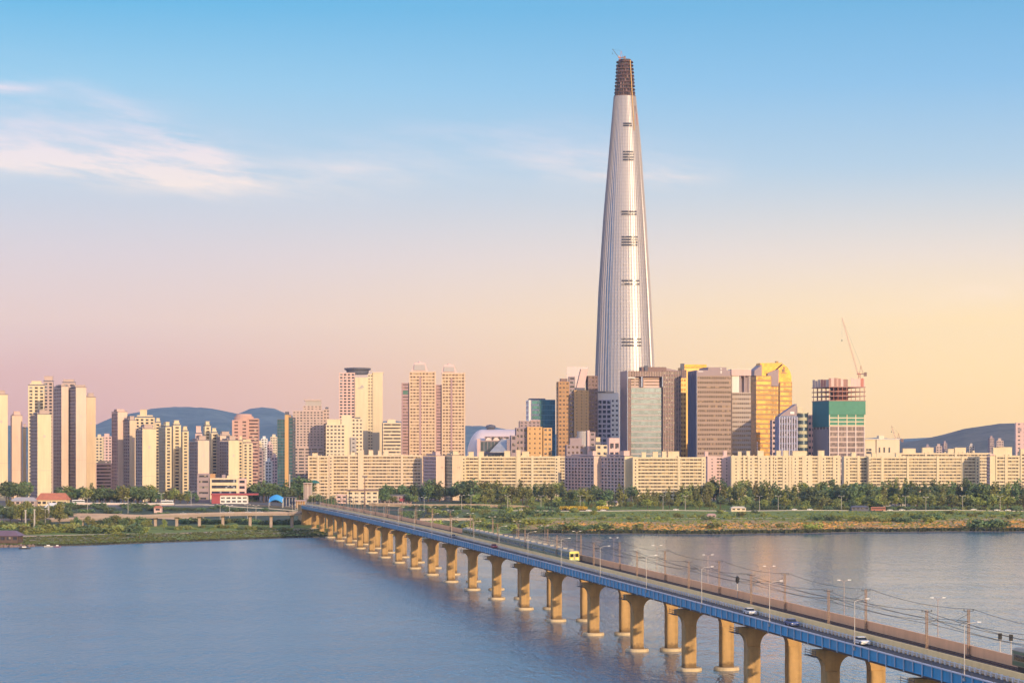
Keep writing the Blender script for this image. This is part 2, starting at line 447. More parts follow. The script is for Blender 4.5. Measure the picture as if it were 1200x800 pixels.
m_lpole = plain('lamp_pole_backlit', (0.36, 0.27, 0.23), 0.5)  # browner than the other poles: backlit look put into the colour
m_rust = plain('mast_steel', (0.30, 0.20, 0.14), 0.7)
m_wire = plain('wire_black', (0.03, 0.03, 0.03), 0.6)
m_black = plain('black_rubber', (0.02, 0.02, 0.02), 0.8)
m_carglass = plain('car_glass', (0.02, 0.025, 0.03), 0.1)

# damp waterline stain on the columns, a metre or two above the footings
tt = NT(m_conc.node_tree); bsdf = [n for n in tt.n if n.type == 'BSDF_PRINCIPLED'][0]; src = bsdf.inputs['Base Color'].links[0].from_socket
pz = tt.node('ShaderNodeNewGeometry').outputs['Position']; sz = tt.node('ShaderNodeSeparateXYZ'); tt.link(pz, sz.inputs[0])
wl = tt.math('ADD', sz.outputs[2], tt.math('MULTIPLY', tt.noise(pz, 0.8, 4, 0.6), -2.6))
tt.link(tt.mix(tt.rng(wl, 1.0, 0.1, 0.0, 0.8), src, (0.10, 0.065, 0.035, 1)), bsdf.inputs['Base Color'])
bridge = thing('railway_bridge', 'long blue girder railway bridge on tan concrete piers crossing the river', 'bridge', (0, 0, 0))
def swp(name, rects, mats, mis=None, stations=None):
    mb = MB()
    for i, (w0, w1, z0, z1) in enumerate(rects):
        mb.sweep([(w0, z0), (w1, z0), (w1, z1), (w0, z1)], stations or st, bp, 0 if mis is None else mis[i])
    return mb, (mats if isinstance(mats, list) else [mats])
def swb(name, rects, mats, mis=None):
    mb, mm = swp(name, rects, mats, mis)
    return mb.build(name, mm, bridge)
W = 17.2
# outer plate girders with their stiffeners
for side in (0, 1):
    w0 = 0.25 if side == 0 else W - 0.55
    mb, _ = swp('girder', [(w0, w0 + 0.3, -1.85, -0.05), (w0 - 0.16, w0 + 0.46, -1.97, -1.85)], m_blue)
    yy = BY0 + 2; k = 0
    while yy < BY1:
        a = w0 - 0.26 if side == 0 else w0 + 0.36
        P = [bp(yy + dy, a + dw, z) for z in (-2.25 if k % 2 else -1.84, -0.06) for dy, dw in ((0, 0), (0, .2), (.22, .2), (.22, 0))]
        mb.hexa(P, 1); yy += SP / 12.0; k += 1
    mb.build('girder', [m_blue, m_bluel], bridge)
for w0 in (1.3, 4.6, 8.4, 12.2, 15.5):
    swb('inner_girder', [(w0, w0 + 0.35, -2.7, -0.42)], m_dsteel)
swb('deck_slab', [(0.6, W - 0.6, -0.4, -0.05)], m_dsteel)
swb('edge_kerb', [(0.0, 0.45, -0.04, 0.16)], m_kerb)
swb('edge_kerb', [(W - 0.45, W, -0.04, 0.16)], m_kerb)
swb('road_surface', [(0.46, 4.05, -0.045, 0.0)], m_asph)
swb('road_surface', [(13.6, W - 0.46, -0.045, 0.0)], m_asph)
swb('lane_line', [(0.62, 0.74, 0.0, 0.012)], m_white)
swb('rail_barrier', [(4.15, 4.45, -0.04, 0.62), (4.12, 4.48, 0.62, 1.75)], m_beige)
swb('rail_barrier', [(13.2, 13.5, -0.04, 2.15)], m_pink)
swb('ballast_bed', [(4.5, 13.15, -0.04, 0.30)], m_ball)
for wr in (5.65, 7.15, 9.95, 11.45):
    swb('rail', [(wr - .05, wr + .05, 0.30, 0.50)], m_rail)
# road guardrail with pale posts in front of the beige barrier
for (wg, nm) in ((3.72, 0), (13.9, 1)):
    mb, _ = swp('guardrail', [(wg - .05, wg + .05, 0.62, 0.80), (wg - .04, wg + .04, 0.30, 0.40)], m_white)
    yy = BY0
    while yy < BY1:
        P = [bp(yy + dy, wg + dw, z) for z in (0.0, 0.9) for dy, dw in ((0, -.13), (0, .13), (.42, .13), (.42, -.13))]
        mb.hexa(P, 0); yy += 2.1
    mb.build('guardrail', [m_white], bridge)
# low handrail on the outer edges
for wg in (0.22, W - 0.22):
    mb, _ = swp('handrail', [(wg - .03, wg + .03, 0.85, 0.93)], m_dsteel)
    yy = BY0
    while yy < BY1:
        P = [bp(yy + dy, wg + dw, z) for z in (0.16, 0.88) for dy, dw in ((0, -.03), (0, .03), (.08, .03), (.08, -.03))]
        mb.hexa(P, 0); yy += 4.2
    mb.build('handrail', [m_dsteel], bridge)

# piers: two columns, haunched cross beam, disc footings
def rrect(hx, hy, r, n=4):
    out = []
    for cx, cy, a0 in ((hx - r, hy - r, 0), (-hx + r, hy - r, 90), (-hx + r, -hy + r, 180), (hx - r, -hy + r, 270)):
        for i in range(n + 1):
            a = R(a0 + 90 * i / n); out.append((cx + r * math.cos(a), cy + r * math.sin(a)))
    return out
CW = (3.7, 13.5)
for Yp in PIERS:
    gz = max(-4.0, ground(145 - 0.198 * Yp + 5, Yp)); top = bz(Yp) - 3.1
    pr = thing('pier', None, None, bp(Yp, 0, 0) * 1.0, math.atan2(BN.y, BN.x)); pr.parent = bridge
    o = pr.location.copy(); o.z = 0; pr.location = o
    # local frame: x across the bridge, y along it
    hb = top - 0.0
    def cap_poly():
        z_t, z_e, z_m, z_b = hb, hb - 1.5, hb - 1.25, hb - 4.2
        P = [(0.1, z_t), (0.1, z_e)]
        for i in range(7):           # left haunch
            a = R(90 * i / 6); P.append((CW[0] - 1.55 - 1.7 + 1.7 * math.sin(a), z_e - 2.7 + 2.7 * math.cos(a)))
        P += [(CW[0] - 1.55, z_b - .3), (CW[0] + 1.55, z_b - .3)]
        for i in range(7):
            a = R(90 * i / 6); P.append((CW[0] + 1.55 + 2.4 - 2.4 * math.cos(a), z_b + 2.95 * math.sin(a)))
        for i in range(7):
            a = R(90 * (6 - i) / 6); P.append((CW[1] - 1.55 - 2.4 + 2.4 * math.cos(a), z_b + 2.95 * math.sin(a)))
        P += [(CW[1] - 1.55, z_b - .3), (CW[1] + 1.55, z_b - .3)]
        for i in range(7):
            a = R(90 * (6 - i) / 6); P.append((CW[1] + 1.55 + 1.7 - 1.7 * math.sin(a), z_e - 2.7 + 2.7 * math.cos(a)))
        P += [(W - 0.1, z_e), (W - 0.1, z_t)]
        return P
    mb = MB(); mb.prism(cap_poly(), lambda p: (p[0], -1.3, p[1]), lambda p: (p[0], 1.3, p[1]))
    mb.build('cross_beam', m_conc, pr)
    for cw in CW:
        mb = MB()
        z0 = gz - 1.0; k = 0
        while z0 < hb - 4.36:
            z1 = min(z0 + 3.1, hb - 4.35); q = 1.62 + (.025 if k % 2 else -.01)
            mb.vprism([(cw + a, b) for a, b in rrect(q, q, 0.55)], z0, z1); z0 = z1; k += 1
        mb.box(cw - 1.66, cw - 1.60, -.18, .18, gz - 1, hb - 4.4); 
        mb.build('column', m_conc, pr)
        mb = MB(); zf = max(gz, -3.0)
        zt = 0.75 if gz < 0.3 else gz + .2
        mb.lathe([(3.25, zt - 3.5), (3.25, zt - .25), (3.05, zt)], cw, 0, 24)
        mb.build('footing', m_foot, pr)
    for cw in CW + (8.6,):
        mb = MB(); mb.box(cw - 1.1, cw + 1.1, -.9, .9, hb, hb + .28); mb.build('bearing', m_dsteel, pr)
    for sx in (-0.6, W + 0.1):                      # inspection platforms beside the bearings
        mb = MB()
        for yy in (-3.2, 0.0, 3.1): mb.box(sx, sx + .06, yy, yy + .1, hb - 1.2, hb + .2)
        mb.box(sx - .25, sx + .72, -3.2, 3.2, hb - 1.3, hb - 1.2); mb.box(sx - .03, sx + .09, -3.2, 3.2, hb - .25, hb - .15); mb.box(sx - .03, sx + .09, -3.2, 3.2, hb - .7, hb - .62)
        mb.build('inspection_platform', m_dsteel, pr)
# abutment at the far end
mb = MB()
P = [bp(Y, wv, 0) for Y in (BY1, BY1 + 26) for wv in (0.3, W - 0.3)]
mb.hexa([Vector((p.x, p.y, 1.0)) for p in (P[0], P[1], P[3], P[2])] + [Vector((p.x, p.y, bz(BY1) + .1)) for p in (P[0], P[1], P[3], P[2])])
mb.build('abutment', m_conc, bridge)

# ---- catenary masts: a pair at every pier
def lattice(mb, x, y, z0, z1, wd, r, mi=0, dp=None):
    dp = wd if dp is None else dp
    cs = [(x - wd / 2, y - dp / 2), (x + wd / 2, y - dp / 2), (x + wd / 2, y + dp / 2), (x - wd / 2, y + dp / 2)]
    for cx, cy in cs: mb.box(cx - r, cx + r, cy - r, cy + r, z0, z1, mi)
    n = max(2, int((z1 - z0) / (wd * 1.5))); h = (z1 - z0) / n
    for i in range(n):
        for k in range(4):
            a, b = cs[k], cs[(k + 1) % 4]
            if i % 2: a, b = b, a
            mb.tube((a[0], a[1], z0 + i * h), (b[0], b[1], z0 + (i + 1) * h), r * .6, r * .6, 4, mi)
def make_mast(sgn):
    root = thing('catenary_mast', 'x', 'mast', (0, 0, 0), 0, 'overhead line masts on the bridge')
    mb = MB(); lattice(mb, 0, 0, 0, 8.4, 0.32, 0.035); mb.box(-.4, .4, -.4, .4, -.05, .25); mb.build('lattice_post', m_rust, root)
    mb = MB(); mb.tube((0, 0, 6.2), (sgn * 2.3, 0, 6.5), .05); mb.tube((0, 0, 7.6), (sgn * 2.2, 0, 6.5), .04); mb.tube((sgn * .5, 0, 6.2), (sgn * 2.0, 0, 5.6), .04)
    mb.tube((-.9, 0, 8.1), (.9, 0, 8.1), .05); mb.box(-.95, -.85, -.06, .06, 8.1, 8.45); mb.box(.85, .95, -.06, .06, 8.1, 8.45)
    mb.build('bracket_arm', m_wire, root)
    return root
mastL = make_mast(1); mastR = make_mast(-1)
kids_index()
def ordn(i):
    if i > 25:
        tens = ['twent', 'thirt', 'fort', 'fift', 'sixt'][(i + 1) // 10 - 2]; u = (i + 1) % 10
        return tens + 'ieth' if u == 0 else tens + 'y-' + ordn(u - 1)
    o = ['first', 'second', 'third', 'fourth', 'fifth', 'sixth', 'seventh', 'eighth', 'ninth', 'tenth', 'eleventh', 'twelfth', 'thirteenth', 'fourteenth', 'fifteenth', 'sixteenth',
         'seventeenth', 'eighteenth', 'nineteenth', 'twentieth', 'twenty-first', 'twenty-second', 'twenty-third', 'twenty-fourth', 'twenty-fifth', 'twenty-sixth']
    return o[i]
ang = math.atan2(BN.y, BN.x)
MY = [Y for Y in PIERS if Y > 320]
for proto, wv, nm in ((mastL, 4.78, 'beige barrier'), (mastR, 12.85, 'terracotta barrier')):
    for i, Yp in enumerate(MY):
        o = proto if i == 0 else copy_tree(proto)
        o.location = bp(Yp + 4, wv, 0.28); o.rotation_euler = (0, 0, ang)
        o['label'] = 'rusty lattice wire mast beside the %s, %s from the near end' % (nm, ordn(i))
# wires
def wire(name, wv, z, sag, label):
    mb = MB()
    pts = []
    ys = [MY[0] - SP + 4] + [Y + 4 for Y in MY]
    for a, b in zip(ys, ys[1:]):
        for k in range(6):
            tt = k / 6.0; pts.append(bp(a + (b - a) * tt, wv, z - sag * 4 * tt * (1 - tt)))
    pts.append(bp(ys[-1], wv, z))
    mb.path(pts, 0.045, 4)
    tag(mb.build(name, m_wire), label, 'wire', 'overhead wires along the bridge')
wire('contact_wire', 6.4, 5.9, 0.15, 'thin black contact wire over the track beside the beige barrier')
wire('messenger_wire', 6.5, 6.8, 1.0, 'sagging messenger wire above the track beside the beige barrier')
wire('contact_wire', 10.8, 5.9, 0.15, 'thin black contact wire over the track beside the terracotta barrier')
wire('messenger_wire', 10.7, 6.8, 1.0, 'sagging messenger wire above the track beside the terracotta barrier')
wire('feeder_wire', 3.9, 8.7, 0.9, 'topmost feeder wire strung on the masts by the beige barrier')
wire('feeder_wire', 13.75, 8.7, 0.9, 'topmost feeder wire strung on the masts by the terracotta barrier')

# ---- street lamps on both outer edges
def make_lamp(sgn, twin=False):
    root = thing('street_lamp', 'x', 'street lamp', (0, 0, 0), 0, 'street lamps on the bridge')
    mb = MB(); mb.tube((0, 0, -.9), (0, 0, 8.4), .10, .06, 8); mb.box(-.22, .22, -.22, .22, -.9, -.4)
    pm = m_lpole if twin else m_pole
    mb.build('pole', pm, root)
    for s in ((sgn, -sgn) if twin else (sgn,)):
        L = 0.9 if twin else 2.3
        mb = MB(); mb.path([(0, 0, 8.35), (s * .3 * L, 0, 8.72), (s * L, 0, 8.95)], .045, 6); mb.build('arm', pm, root)
        mb = MB(); mb.hexa([(s * L, -.16, 8.84), (s * (L + .7), -.10, 8.90), (s * (L + .7), .10, 8.90), (s * L, .16, 8.84),
                            (s * L, -.16, 9.02), (s * (L + .68), -.10, 9.0), (s * (L + .68), .10, 9.0), (s * L, .16, 9.02)]); mb.build('lamp_head', m_white, root)
    return root
lampL = make_lamp(1); lampR = make_lamp(-1, True); kids_index()
LY = [401.0 - 50.8 + 50.8 * k for k in range(0, 22)]
for proto, wv, nm, cnt in ((lampL, 0.12, 'left edge', 0), (lampR, W - 0.12, 'far right edge', 0)):
    for i, Yp in enumerate(LY):
        o = proto if i == 0 else copy_tree(proto)
        o.location = bp(Yp, wv, 0.0); o.rotation_euler = (0, 0, ang)
        o['label'] = ('single arm' if proto is lampL else 'two headed') + ' street lamp on the bridge\'s %s, %s from the near end' % (nm, ordn(i))
# small signals by the far barrier
for i, (x, wv, h, lb) in enumerate(((865.5, 13.0, 5.2, 'round black signal on a post beside the terracotta barrier'), (1177, W - .3, 4.2, 'short black signal post on far bridge edge near right border, left of its twin'),
                                    (1190, W - .3, 4.4, 'short black signal post on far bridge edge near right border, right of its twin'))):
    k = (x - 600) / F; Yp = (145 + wv * .981) / (k + .198)
    root = thing('rail_signal', lb, 'signal', bp(Yp, wv, 0.3), ang)
    mb = MB(); mb.tube((0, 0, 0), (0, 0, h), .08); mb.build('post', m_pole, root)
    mb = MB()
    if i == 0: mb.lathe([(.1, h - 1.6), (.42, h - 1.2), (.5, h - .6), (.42, h - .1), (.1, h + .3)], 0, 0, 12)
    else: mb.box(-.28, .28, -.2, .2, h - .9, h + .2); mb.box(-.1, .1, -.32, -.2, h - .15, h - .08)
    mb.build('signal_head', m_black, root)

# ---- trains
m_tgrey = plain('train_body', (0.20, 0.20, 0.155), 0.45, 0, .08)
m_tgreen = plain('train_green_band', (0.06, 0.15, 0.10), 0.4)
m_tyel = plain('train_yellow', (0.66, 0.60, 0.12), 0.45)
m_troof = plain('train_roof', (0.38, 0.33, 0.25), 0.7)
m_twin = glass('train_window', (0.03, 0.04, 0.05), (1.5, 3), 0.1)
def train(name, label, wv, Yfront, ncar, frontmats):
    root = thing(name, label, 'train', bp(Yfront, wv, 0.5), ang, None)
    base = root.location.copy(); inv = Matrix.Rotation(-ang, 3, 'Z')
    for c in range(ncar):
        y0 = c * 20.0; y1 = y0 + 19.5
        dz0 = bz(Yfront + y0 * .981) - bz(Yfront); dz1 = bz(Yfront + y1 * .981) - bz(Yfront)
        def P(x, y, z): return (x, y, z + dz0 + (dz1 - dz0) * (y - y0) / 19.5)
        mb = MB()
        def bx(x0, x1, ya, yb, z0, z1, mi): mb.hexa([P(x0, ya, z0), P(x1, ya, z0), P(x1, yb, z0), P(x0, yb, z0), P(x0, ya, z1), P(x1, ya, z1), P(x1, yb, z1), P(x0, yb, z1)], mi)
        bx(-1.55, 1.55, y0, y1, .95, 3.55, 0)
        mb.hexa([P(-1.55, y0, 3.55), P(1.55, y0, 3.55), P(1.55, y1, 3.55), P(-1.55, y1, 3.55), P(-1.0, y0, 3.95), P(1.0, y0, 3.95), P(1.0, y1, 3.95), P(-1.0, y1, 3.95)], 1)
        for k in range(2): bx(-.7, .7, y0 + 4 + 9 * k, y0 + 6.6 + 9 * k, 3.93, 4.3, 1)
        body = mb.build('carriage', [m_tgrey, m_troof], root)
        mb = MB()
        for s in (-1, 1): bx(min(s * 1.55, s * 1.575), max(s * 1.55, s * 1.575), y0 + .1, y1 - .1, 1.15, 1.75, 0); bx(min(s * 1.55, s * 1.575), max(s * 1.55, s * 1.575), y0 + .1, y1 - .1, 3.0, 3.4, 0)
        mb.build('green_band', m_tgreen, body)
        mb = MB()
        for s in (-1, 1): bx(min(s * 1.55, s * 1.59), max(s * 1.55, s * 1.59), y0 + .8, y1 - .8, 1.95, 2.85, 0)
        mb.build('window_strip', m_twin, body)
        mb = MB()
        for yb in (y0 + 2.6, y0 + 16.4): bx(-1.2, 1.2, yb - 1.6, yb + 1.6, .1, .94, 0)
        mb.build('bogie', m_dsteel, body)
        if c == 0 and frontmats:
            mb = MB(); bx(-1.56, 1.56, y0 - .25, y0, .75, 3.75, 0); mb.build('cab_front', m_tyel, body)
            for s in (-1, 1):
                mb = MB(); bx(s * .85 - .52, s * .85 + .52, y0 - .29, y0 - .25, 2.0, 3.05, 0); mb.build('windscreen', m_carglass, body)
                mb = MB(); bx(s * 1.05 - .2, s * 1.05 + .2, y0 - .3, y0 - .25, 1.25, 1.5, 0); mb.build('headlight', m_white, body)
            mb = MB(); bx(-.28, .28, y0 - .28, y0 - .25, 1.2, 3.05, 0); mb.build('cab_door', m_troof, body)
            mb = MB(); bx(-1.4, 1.4, y0 - .29, y0 - .25, .76, 1.05, 0); mb.build('bumper_band', m_tgreen, body)
    return root
train('subway_train', 'long green banded subway train with yellow front on the bridge', 6.4, 664.0, 10, True)
train('subway_train', 'grey train carriage just entering at the right border on the far track', 10.8, 353.0 - 60.0, 3, True)

# ---- cars (generic)
def make_car(name, paint, cat='car', h=1.45, L=4.5, van=False):
    root = thing(name, 'x', cat)
    mb = MB(); hw = .88
    def sec(pts):        # side outline, x along the car
        mb.prism(pts, lambda p: (-hw, p[0], p[1]), lambda p: (hw, p[0], p[1]))
    sec([(-L / 2, .3), (-L / 2, .78), (-L / 2 + .15, .88), (-.9 if not van else -L / 2 + .8, .95), (L / 2 - .5, .98), (L / 2, .85), (L / 2, .3)])
    mb.build('body', paint, root)
    mb = MB()
    if van: pts = [(-L / 2 + .85, .95), (-L / 2 + 1.35, h), (L / 2 - .05, h), (L / 2 - .02, .95)]
    else: pts = [(-1.0, .95), (-.35, h), (1.05, h), (1.75, .97)]
    mb.prism(pts, lambda p: (-hw + .12, p[0], p[1]), lambda p: (hw - .12, p[0], p[1]))
    mb.build('cabin_glass', m_carglass, root)
    mb = MB(); a = [p for p in pts if p[1] > 1.2]
    mb.box(-hw + .1, hw - .1, a[0][0] - .05, a[1][0] + .05, h - .02, h + .05); mb.build('roof', paint, root)
    for sx in (-1, 1):
        for yy in (-L * .31, L * .31):
            mb = MB(); mb.tube((sx * .70, yy, .32), (sx * .90, yy, .32), .32, .32, 12); mb.build('wheel', m_black, root)
        mb = MB(); mb.box(sx * .62 - .16, sx * .62 + .16, -L / 2 - .02, -L / 2 + .1, .6, .75); mb.build('headlight', m_white, root)
    return root
m_cwhite = plain('car_white', (0.75, 0.74, 0.73), 0.3, 0, .03); m_cblue = plain('car_blue', (0.04, 0.09, 0.28), 0.3, 0, .03); m_cred = plain('car_red', (0.55, 0.05, 0.05), 0.3, 0, .03)
m_cgrey = plain('car_grey', (0.22, 0.22, 0.23), 0.3, 0, .03); m_cblk = plain('car_black', (0.03, 0.03, 0.035), 0.3, 0, .03); m_cyel = plain('bus_yellow', (0.72, 0.50, 0.03), 0.4, 0, .03)
for x, mt, van, lb in ((1010, m_cwhite, False, 'white car driving on the bridge road nearest to the right border'), (928, m_cblue, False, 'dark blue car driving on the bridge road left of the white car'),
                  (879, m_cwhite, False, 'small pale car on the bridge road left of the dark blue car'), (579, m_cred, False, 'red car on the bridge road beside the middle of the train'),
                  (531, m_cgrey, False, 'grey car on the far stretch of the bridge road')):
    k = (x - 600) / F; Yp = (145 + 2.1 * .981) / (k + .198)
    o = make_car('car', mt); o.location = bp(Yp, 2.1, 0.0); o.rotation_euler = (0, 0, ang); o['label'] = lb
# ------------------------------------------------------------------ buildings
class Bld:
    def __init__(s, name, label, cat, x, Y, phi=0.0, group=None, zb=None):
        s.Y = Y; s.X = px(x, Y); s.phi = R(phi); s.c = math.cos(s.phi); s.s = math.sin(s.phi)
        s.zb = (ground(s.X, Y) - 0.5) if zb is None else zb
        s.root = thing(name, label, cat, (s.X, Y, s.zb), s.phi, group)
        s.acc = {}; s.nm = name; s.nb = 0; s.nw = 0; s.bands = []
    def U(s, x, v=0.0):
        k = (x - 600.0) / F
        return (k * (s.Y + v * s.c) - s.X + v * s.s) / (s.c - k * s.s)
    def V(s, x):
        k = (x - 600.0) / F
        return (s.X - k * s.Y) / (s.s + k * s.c)
    def H(s, y, v=0.0): return ez(y, s.Y + v * s.c) - s.zb
    def mb(s, part, mat):
        return s.acc.setdefault((part, mat.name), MB())
    def box(s, u0, u1, v0, v1, z0, z1, mat, part='wall'):
        s.mb(part, mat).box(u0, u1, v0, v1, z0, z1)
    def one(s, part, mb, mat, smooth=False):
        return mb.build(part, mat, s.root, smooth)
    def single(s, part, mat, *b):
        mb = MB(); mb.box(*b); return mb.build(part, mat, s.root)
    def vol(s, u0, u1, v0, v1, z0, z1, wall, gl, n, bay=3.2, faces='FLR', wf=0.5, pf=0.3, inset=0.35, par=1.2, proud=0.06, pd=0.4, pwall=None, wname='window_band', solid=()):
        """storeys of spandrel + glazing band, vertical piers between the windows; 'solid' = blind strips (u0,u1) on the front"""
        W_ = s.mb('wall', wall); PW = s.mb('wall' if pwall is None else 'pier', pwall or wall)
        h = (z1 - z0 - par) / n
        for i in range(n):
            zf = z0 + i * h; zw = zf + h * (1 - wf)
            W_.box(u0, u1, v0, v1, zf, zw)
            m_ = MB(); m_.box(u0 + inset, u1 - inset, v0 + inset, v1 - inset, zw, zf + h)
            s.bands.append((wname, m_, gl))
        W_.box(u0, u1, v0, v1, z1 - par, z1)
        zt = z1 - par * 0.4; e = proud
        def run(a0, a1, fn, by):
            L = a1 - a0; k = max(1, int(round(L / by))); pw = L / k * pf
            for i in range(k + 1):
                c = a0 + L * i / k; lo = max(a0 - e, c - pw / 2); hi = min(a1 + e, c + pw / 2)
                fn(lo, hi)
        fF = lambda lo, hi: PW.box(lo, hi, v0 - e, v0 + pd, z0, zt)
        fL = lambda lo, hi: PW.box(u0 - e * 1.1, u0 + pd, lo, hi, z0, zt - .03)
        fR = lambda lo, hi: PW.box(u1 - pd, u1 + e * 1.1, lo, hi, z0, zt - .03)
        d = inset + .12
        if 'F' in faces: run(u0, u1, fF, bay)
        else: W_.box(u0 - .02, u1 + .02, v0 - .05, v0 + d, z0, z1 + .05)
        if 'L' in faces: run(v0 + .5, v1, fL, bay)
        else: W_.box(u0 - .05, u0 + d, v0 + .1, v1 - .05, z0, z1 + .04)
        if 'R' in faces: run(v0 + .5, v1, fR, bay)
        else: W_.box(u1 - d, u1 + .05, v0 + .1, v1 - .05, z0, z1 + .04)
        W_.box(u0 + .02, u1 - .02, v1 - d, v1 + .05, z0, z1 + .03)
        for a, b in solid: W_.box(a, b, v0 - .09, v0 + d, z0, z1 - .02)
    def flush(s):
        for (part, mn), mb in s.acc.items(): mb.build(part, MATS[mn], s.root)
        # glazing: one object per storey; beyond 100 the rest is one piece
        for i, (nm, mb, gl) in enumerate(s.bands):
            if i < 98: mb.build(nm, gl, s.root)
        rest = {}
        for nm, mb, gl in s.bands[98:]:
            q = rest.setdefault(gl.name, MB()); b = len(q.v); q.v += mb.v; q.f += [tuple(b + i for i in f) for f in mb.f]; q.m += mb.m
        for gn, mb in rest.items():
            tag(mb.build('window_band', MATS[gn], s.root), kind='stuff')
        return s.root

cream = plain('cream_wall', (0.68, 0.555, 0.37), 0.85, 0, .13, .05, .6)
cream2 = plain('pale_cream_wall', (0.70, 0.58, 0.42), 0.85, 0, .06, .06, .6)
pinkw = plain('pink_grey_wall', (0.50, 0.38, 0.34), 0.85, 0, .08, .06, .5)
pinkp = plain('pale_pink_wall', (0.66, 0.46, 0.42), 0.85, 0, .07, .06, .5)
brick = plain('orange_brown_wall', (0.46, 0.26, 0.12), 0.85, 0, .1, .08, .5)
orange = plain('orange_tile_wall', (0.60, 0.36, 0.15), 0.8, 0, .08, .08, .5)
brown = plain('brown_stone_wall', (0.21, 0.13, 0.115), 0.7, 0, .1, .08, .4)
sand_slab = plain('sand_slab_wall', (0.70, 0.55, 0.39), 0.85, 0, .07, .06, .6)
tanband = plain('tan_band_wall', (0.35, 0.25, 0.20), 0.75, 0, .08, .08, .4)
mauve = plain('mauve_wall', (0.33, 0.25, 0.26), 0.8, 0, .08, .08, .4)
greyw = plain('grey_wall', (0.42, 0.38, 0.36), 0.8, 0, .08, .08, .4)
navy = plain('navy_panel', (0.045, 0.07, 0.16), 0.3, 0.2, .1, .1)
whitew = plain('white_wall', (0.74, 0.70, 0.66), 0.8, 0, .05, .06, .5)
slate = plain('slate_roof', (0.10, 0.10, 0.13), 0.7)
redroof = plain('red_tile_roof', (0.50, 0.17, 0.09), 0.8, 0, .15, .3)
redw = plain('red_wall', (0.35, 0.07, 0.08), 0.8)
g_dark = glass('window_dark', (0.045, 0.045, 0.065), (1.6, 2.8), 0.15, 0.16, (0.30, 0.26, 0.22))
g_blue = glass('window_blue', (0.018, 0.024, 0.055), (1.6, 2.8), 0.12, 0.10, (0.25, 0.27, 0.32))
g_balc = glass('balcony_glazing', (0.085, 0.055, 0.04), (1.9, 2.7), 0.3, 0.28, (0.42, 0.30, 0.16))
g_brown = glass('window_brown', (0.08, 0.05, 0.05), (1.8, 3.4), 0.12, 0.15, (0.30, 0.20, 0.14))
def sheet(name, rgb, cell, rough, metal, var): return glass(name, rgb, cell, rough, 0, metal=metal, var=var)
g_gold = sheet('gold_glass', (0.40, 0.20, 0.015), (3.0, 4.0), 0.42, 0.35, .2)
g_green = sheet('green_glass', (0.085, 0.125, 0.165), (2.0, 4.2), 0.18, 0.35, .25)
g_goldd = sheet('dark_gold_glass', (0.24, 0.115, 0.016), (3.0, 4.0), 0.3, 0.5, .45)
g_teal = sheet('teal_glass', (0.03, 0.11, 0.15), (2.0, 4.0), 0.15, 0.3, .35)
g_sky = sheet('blue_glass', (0.05, 0.22, 0.36), (2.4, 4.0), 0.12, 0.45, .3)

# ---- the long pale slab blocks along the bank ------------------------------
gable2 = plain('gable_sand', (0.62, 0.475, 0.335), 0.85, 0, .12, .05, .6)
gable3 = plain('gable_pinkish', (0.66, 0.50, 0.40), 0.85, 0, .12, .05, .6)
apt_shade = plain('apartment_shaded_wall', (0.47, 0.36, 0.32), 0.85, 0, .08, .06, .5)  # mauve shade of the left-facing window sides put into the wall colour
AG_NAME = 'tall apartment towers on the left'
SG = 'pale slab apartment blocks along the bank'
def slab(label, x0, x1, Y, ytop=533.5, phi=0.0, piers=(), towers=(), boxes=(), depth=12.0, floors=13, bay=3.6, wf=.47, wall=cream, gl=g_balc, wins=(), pwid=2.2, blind=(), notch=()):
    b = Bld('slab_apartment_block', label, 'apartment block', x0, Y, phi, SG)
    u1 = b.U(x1); H = b.H(ytop)
    b.vol(0, u1, 0, depth, 0, H, wall, gl, floors, bay, 'F', wf, 0.10, 1.1, 1.6, .05, .35, wname='balcony_band')
    for x in piers:
        u = b.U(x); b.box(u - pwid / 2, u + pwid / 2, -.5, 1.4, 0, H + .6, wall, 'party_wall')
    for (xa, xb) in blind:                           # blind bays with one small window per storey
        ua, ub = b.U(xa), b.U(xb); b.single('blind_bay', wall, ua, ub, -.3, 1.3, 0, H + .3)
        n = max(1, int((ub - ua) / 5.0)); h = (H - 1.6) / floors
        for k in range(n):
            uc = ua + (ub - ua) * (k + .5) / n
            for i in range(floors):
                m_ = MB(); m_.box(uc - .6, uc + .6, -.33, -.25, i * h + 1.3, i * h + 2.5); b.bands.append(('small_window', m_, g_dark))
    for (xa, xb, yt) in towers:
        ua, ub = b.U(xa), b.U(xb); b.box(ua, ub, -.8, depth * .6, 0, b.H(yt), wall, 'stair_tower')
    for (xa, xb, yt) in boxes:
        ua, ub = b.U(xa, 3), b.U(xb, 3); m_ = MB(); m_.box(ua, ub, 3, 9, H - .05, b.H(yt)); m_.box(ua - .25, ub + .25, 2.75, 9.25, b.H(yt), b.H(yt) + .3)
        b.one('lift_house', m_, wall)
    r = random.Random(int(x0 * 7))
    for k in range(int(u1 / 14)):
        u = r.uniform(1, u1 - 1); m_ = MB(); m_.box(u, u + r.uniform(.6, 1.6), 2, 3.4, H - .05, H + r.uniform(.6, 1.3)); b.one('roof_vent', m_, wall)
    return b.flush()
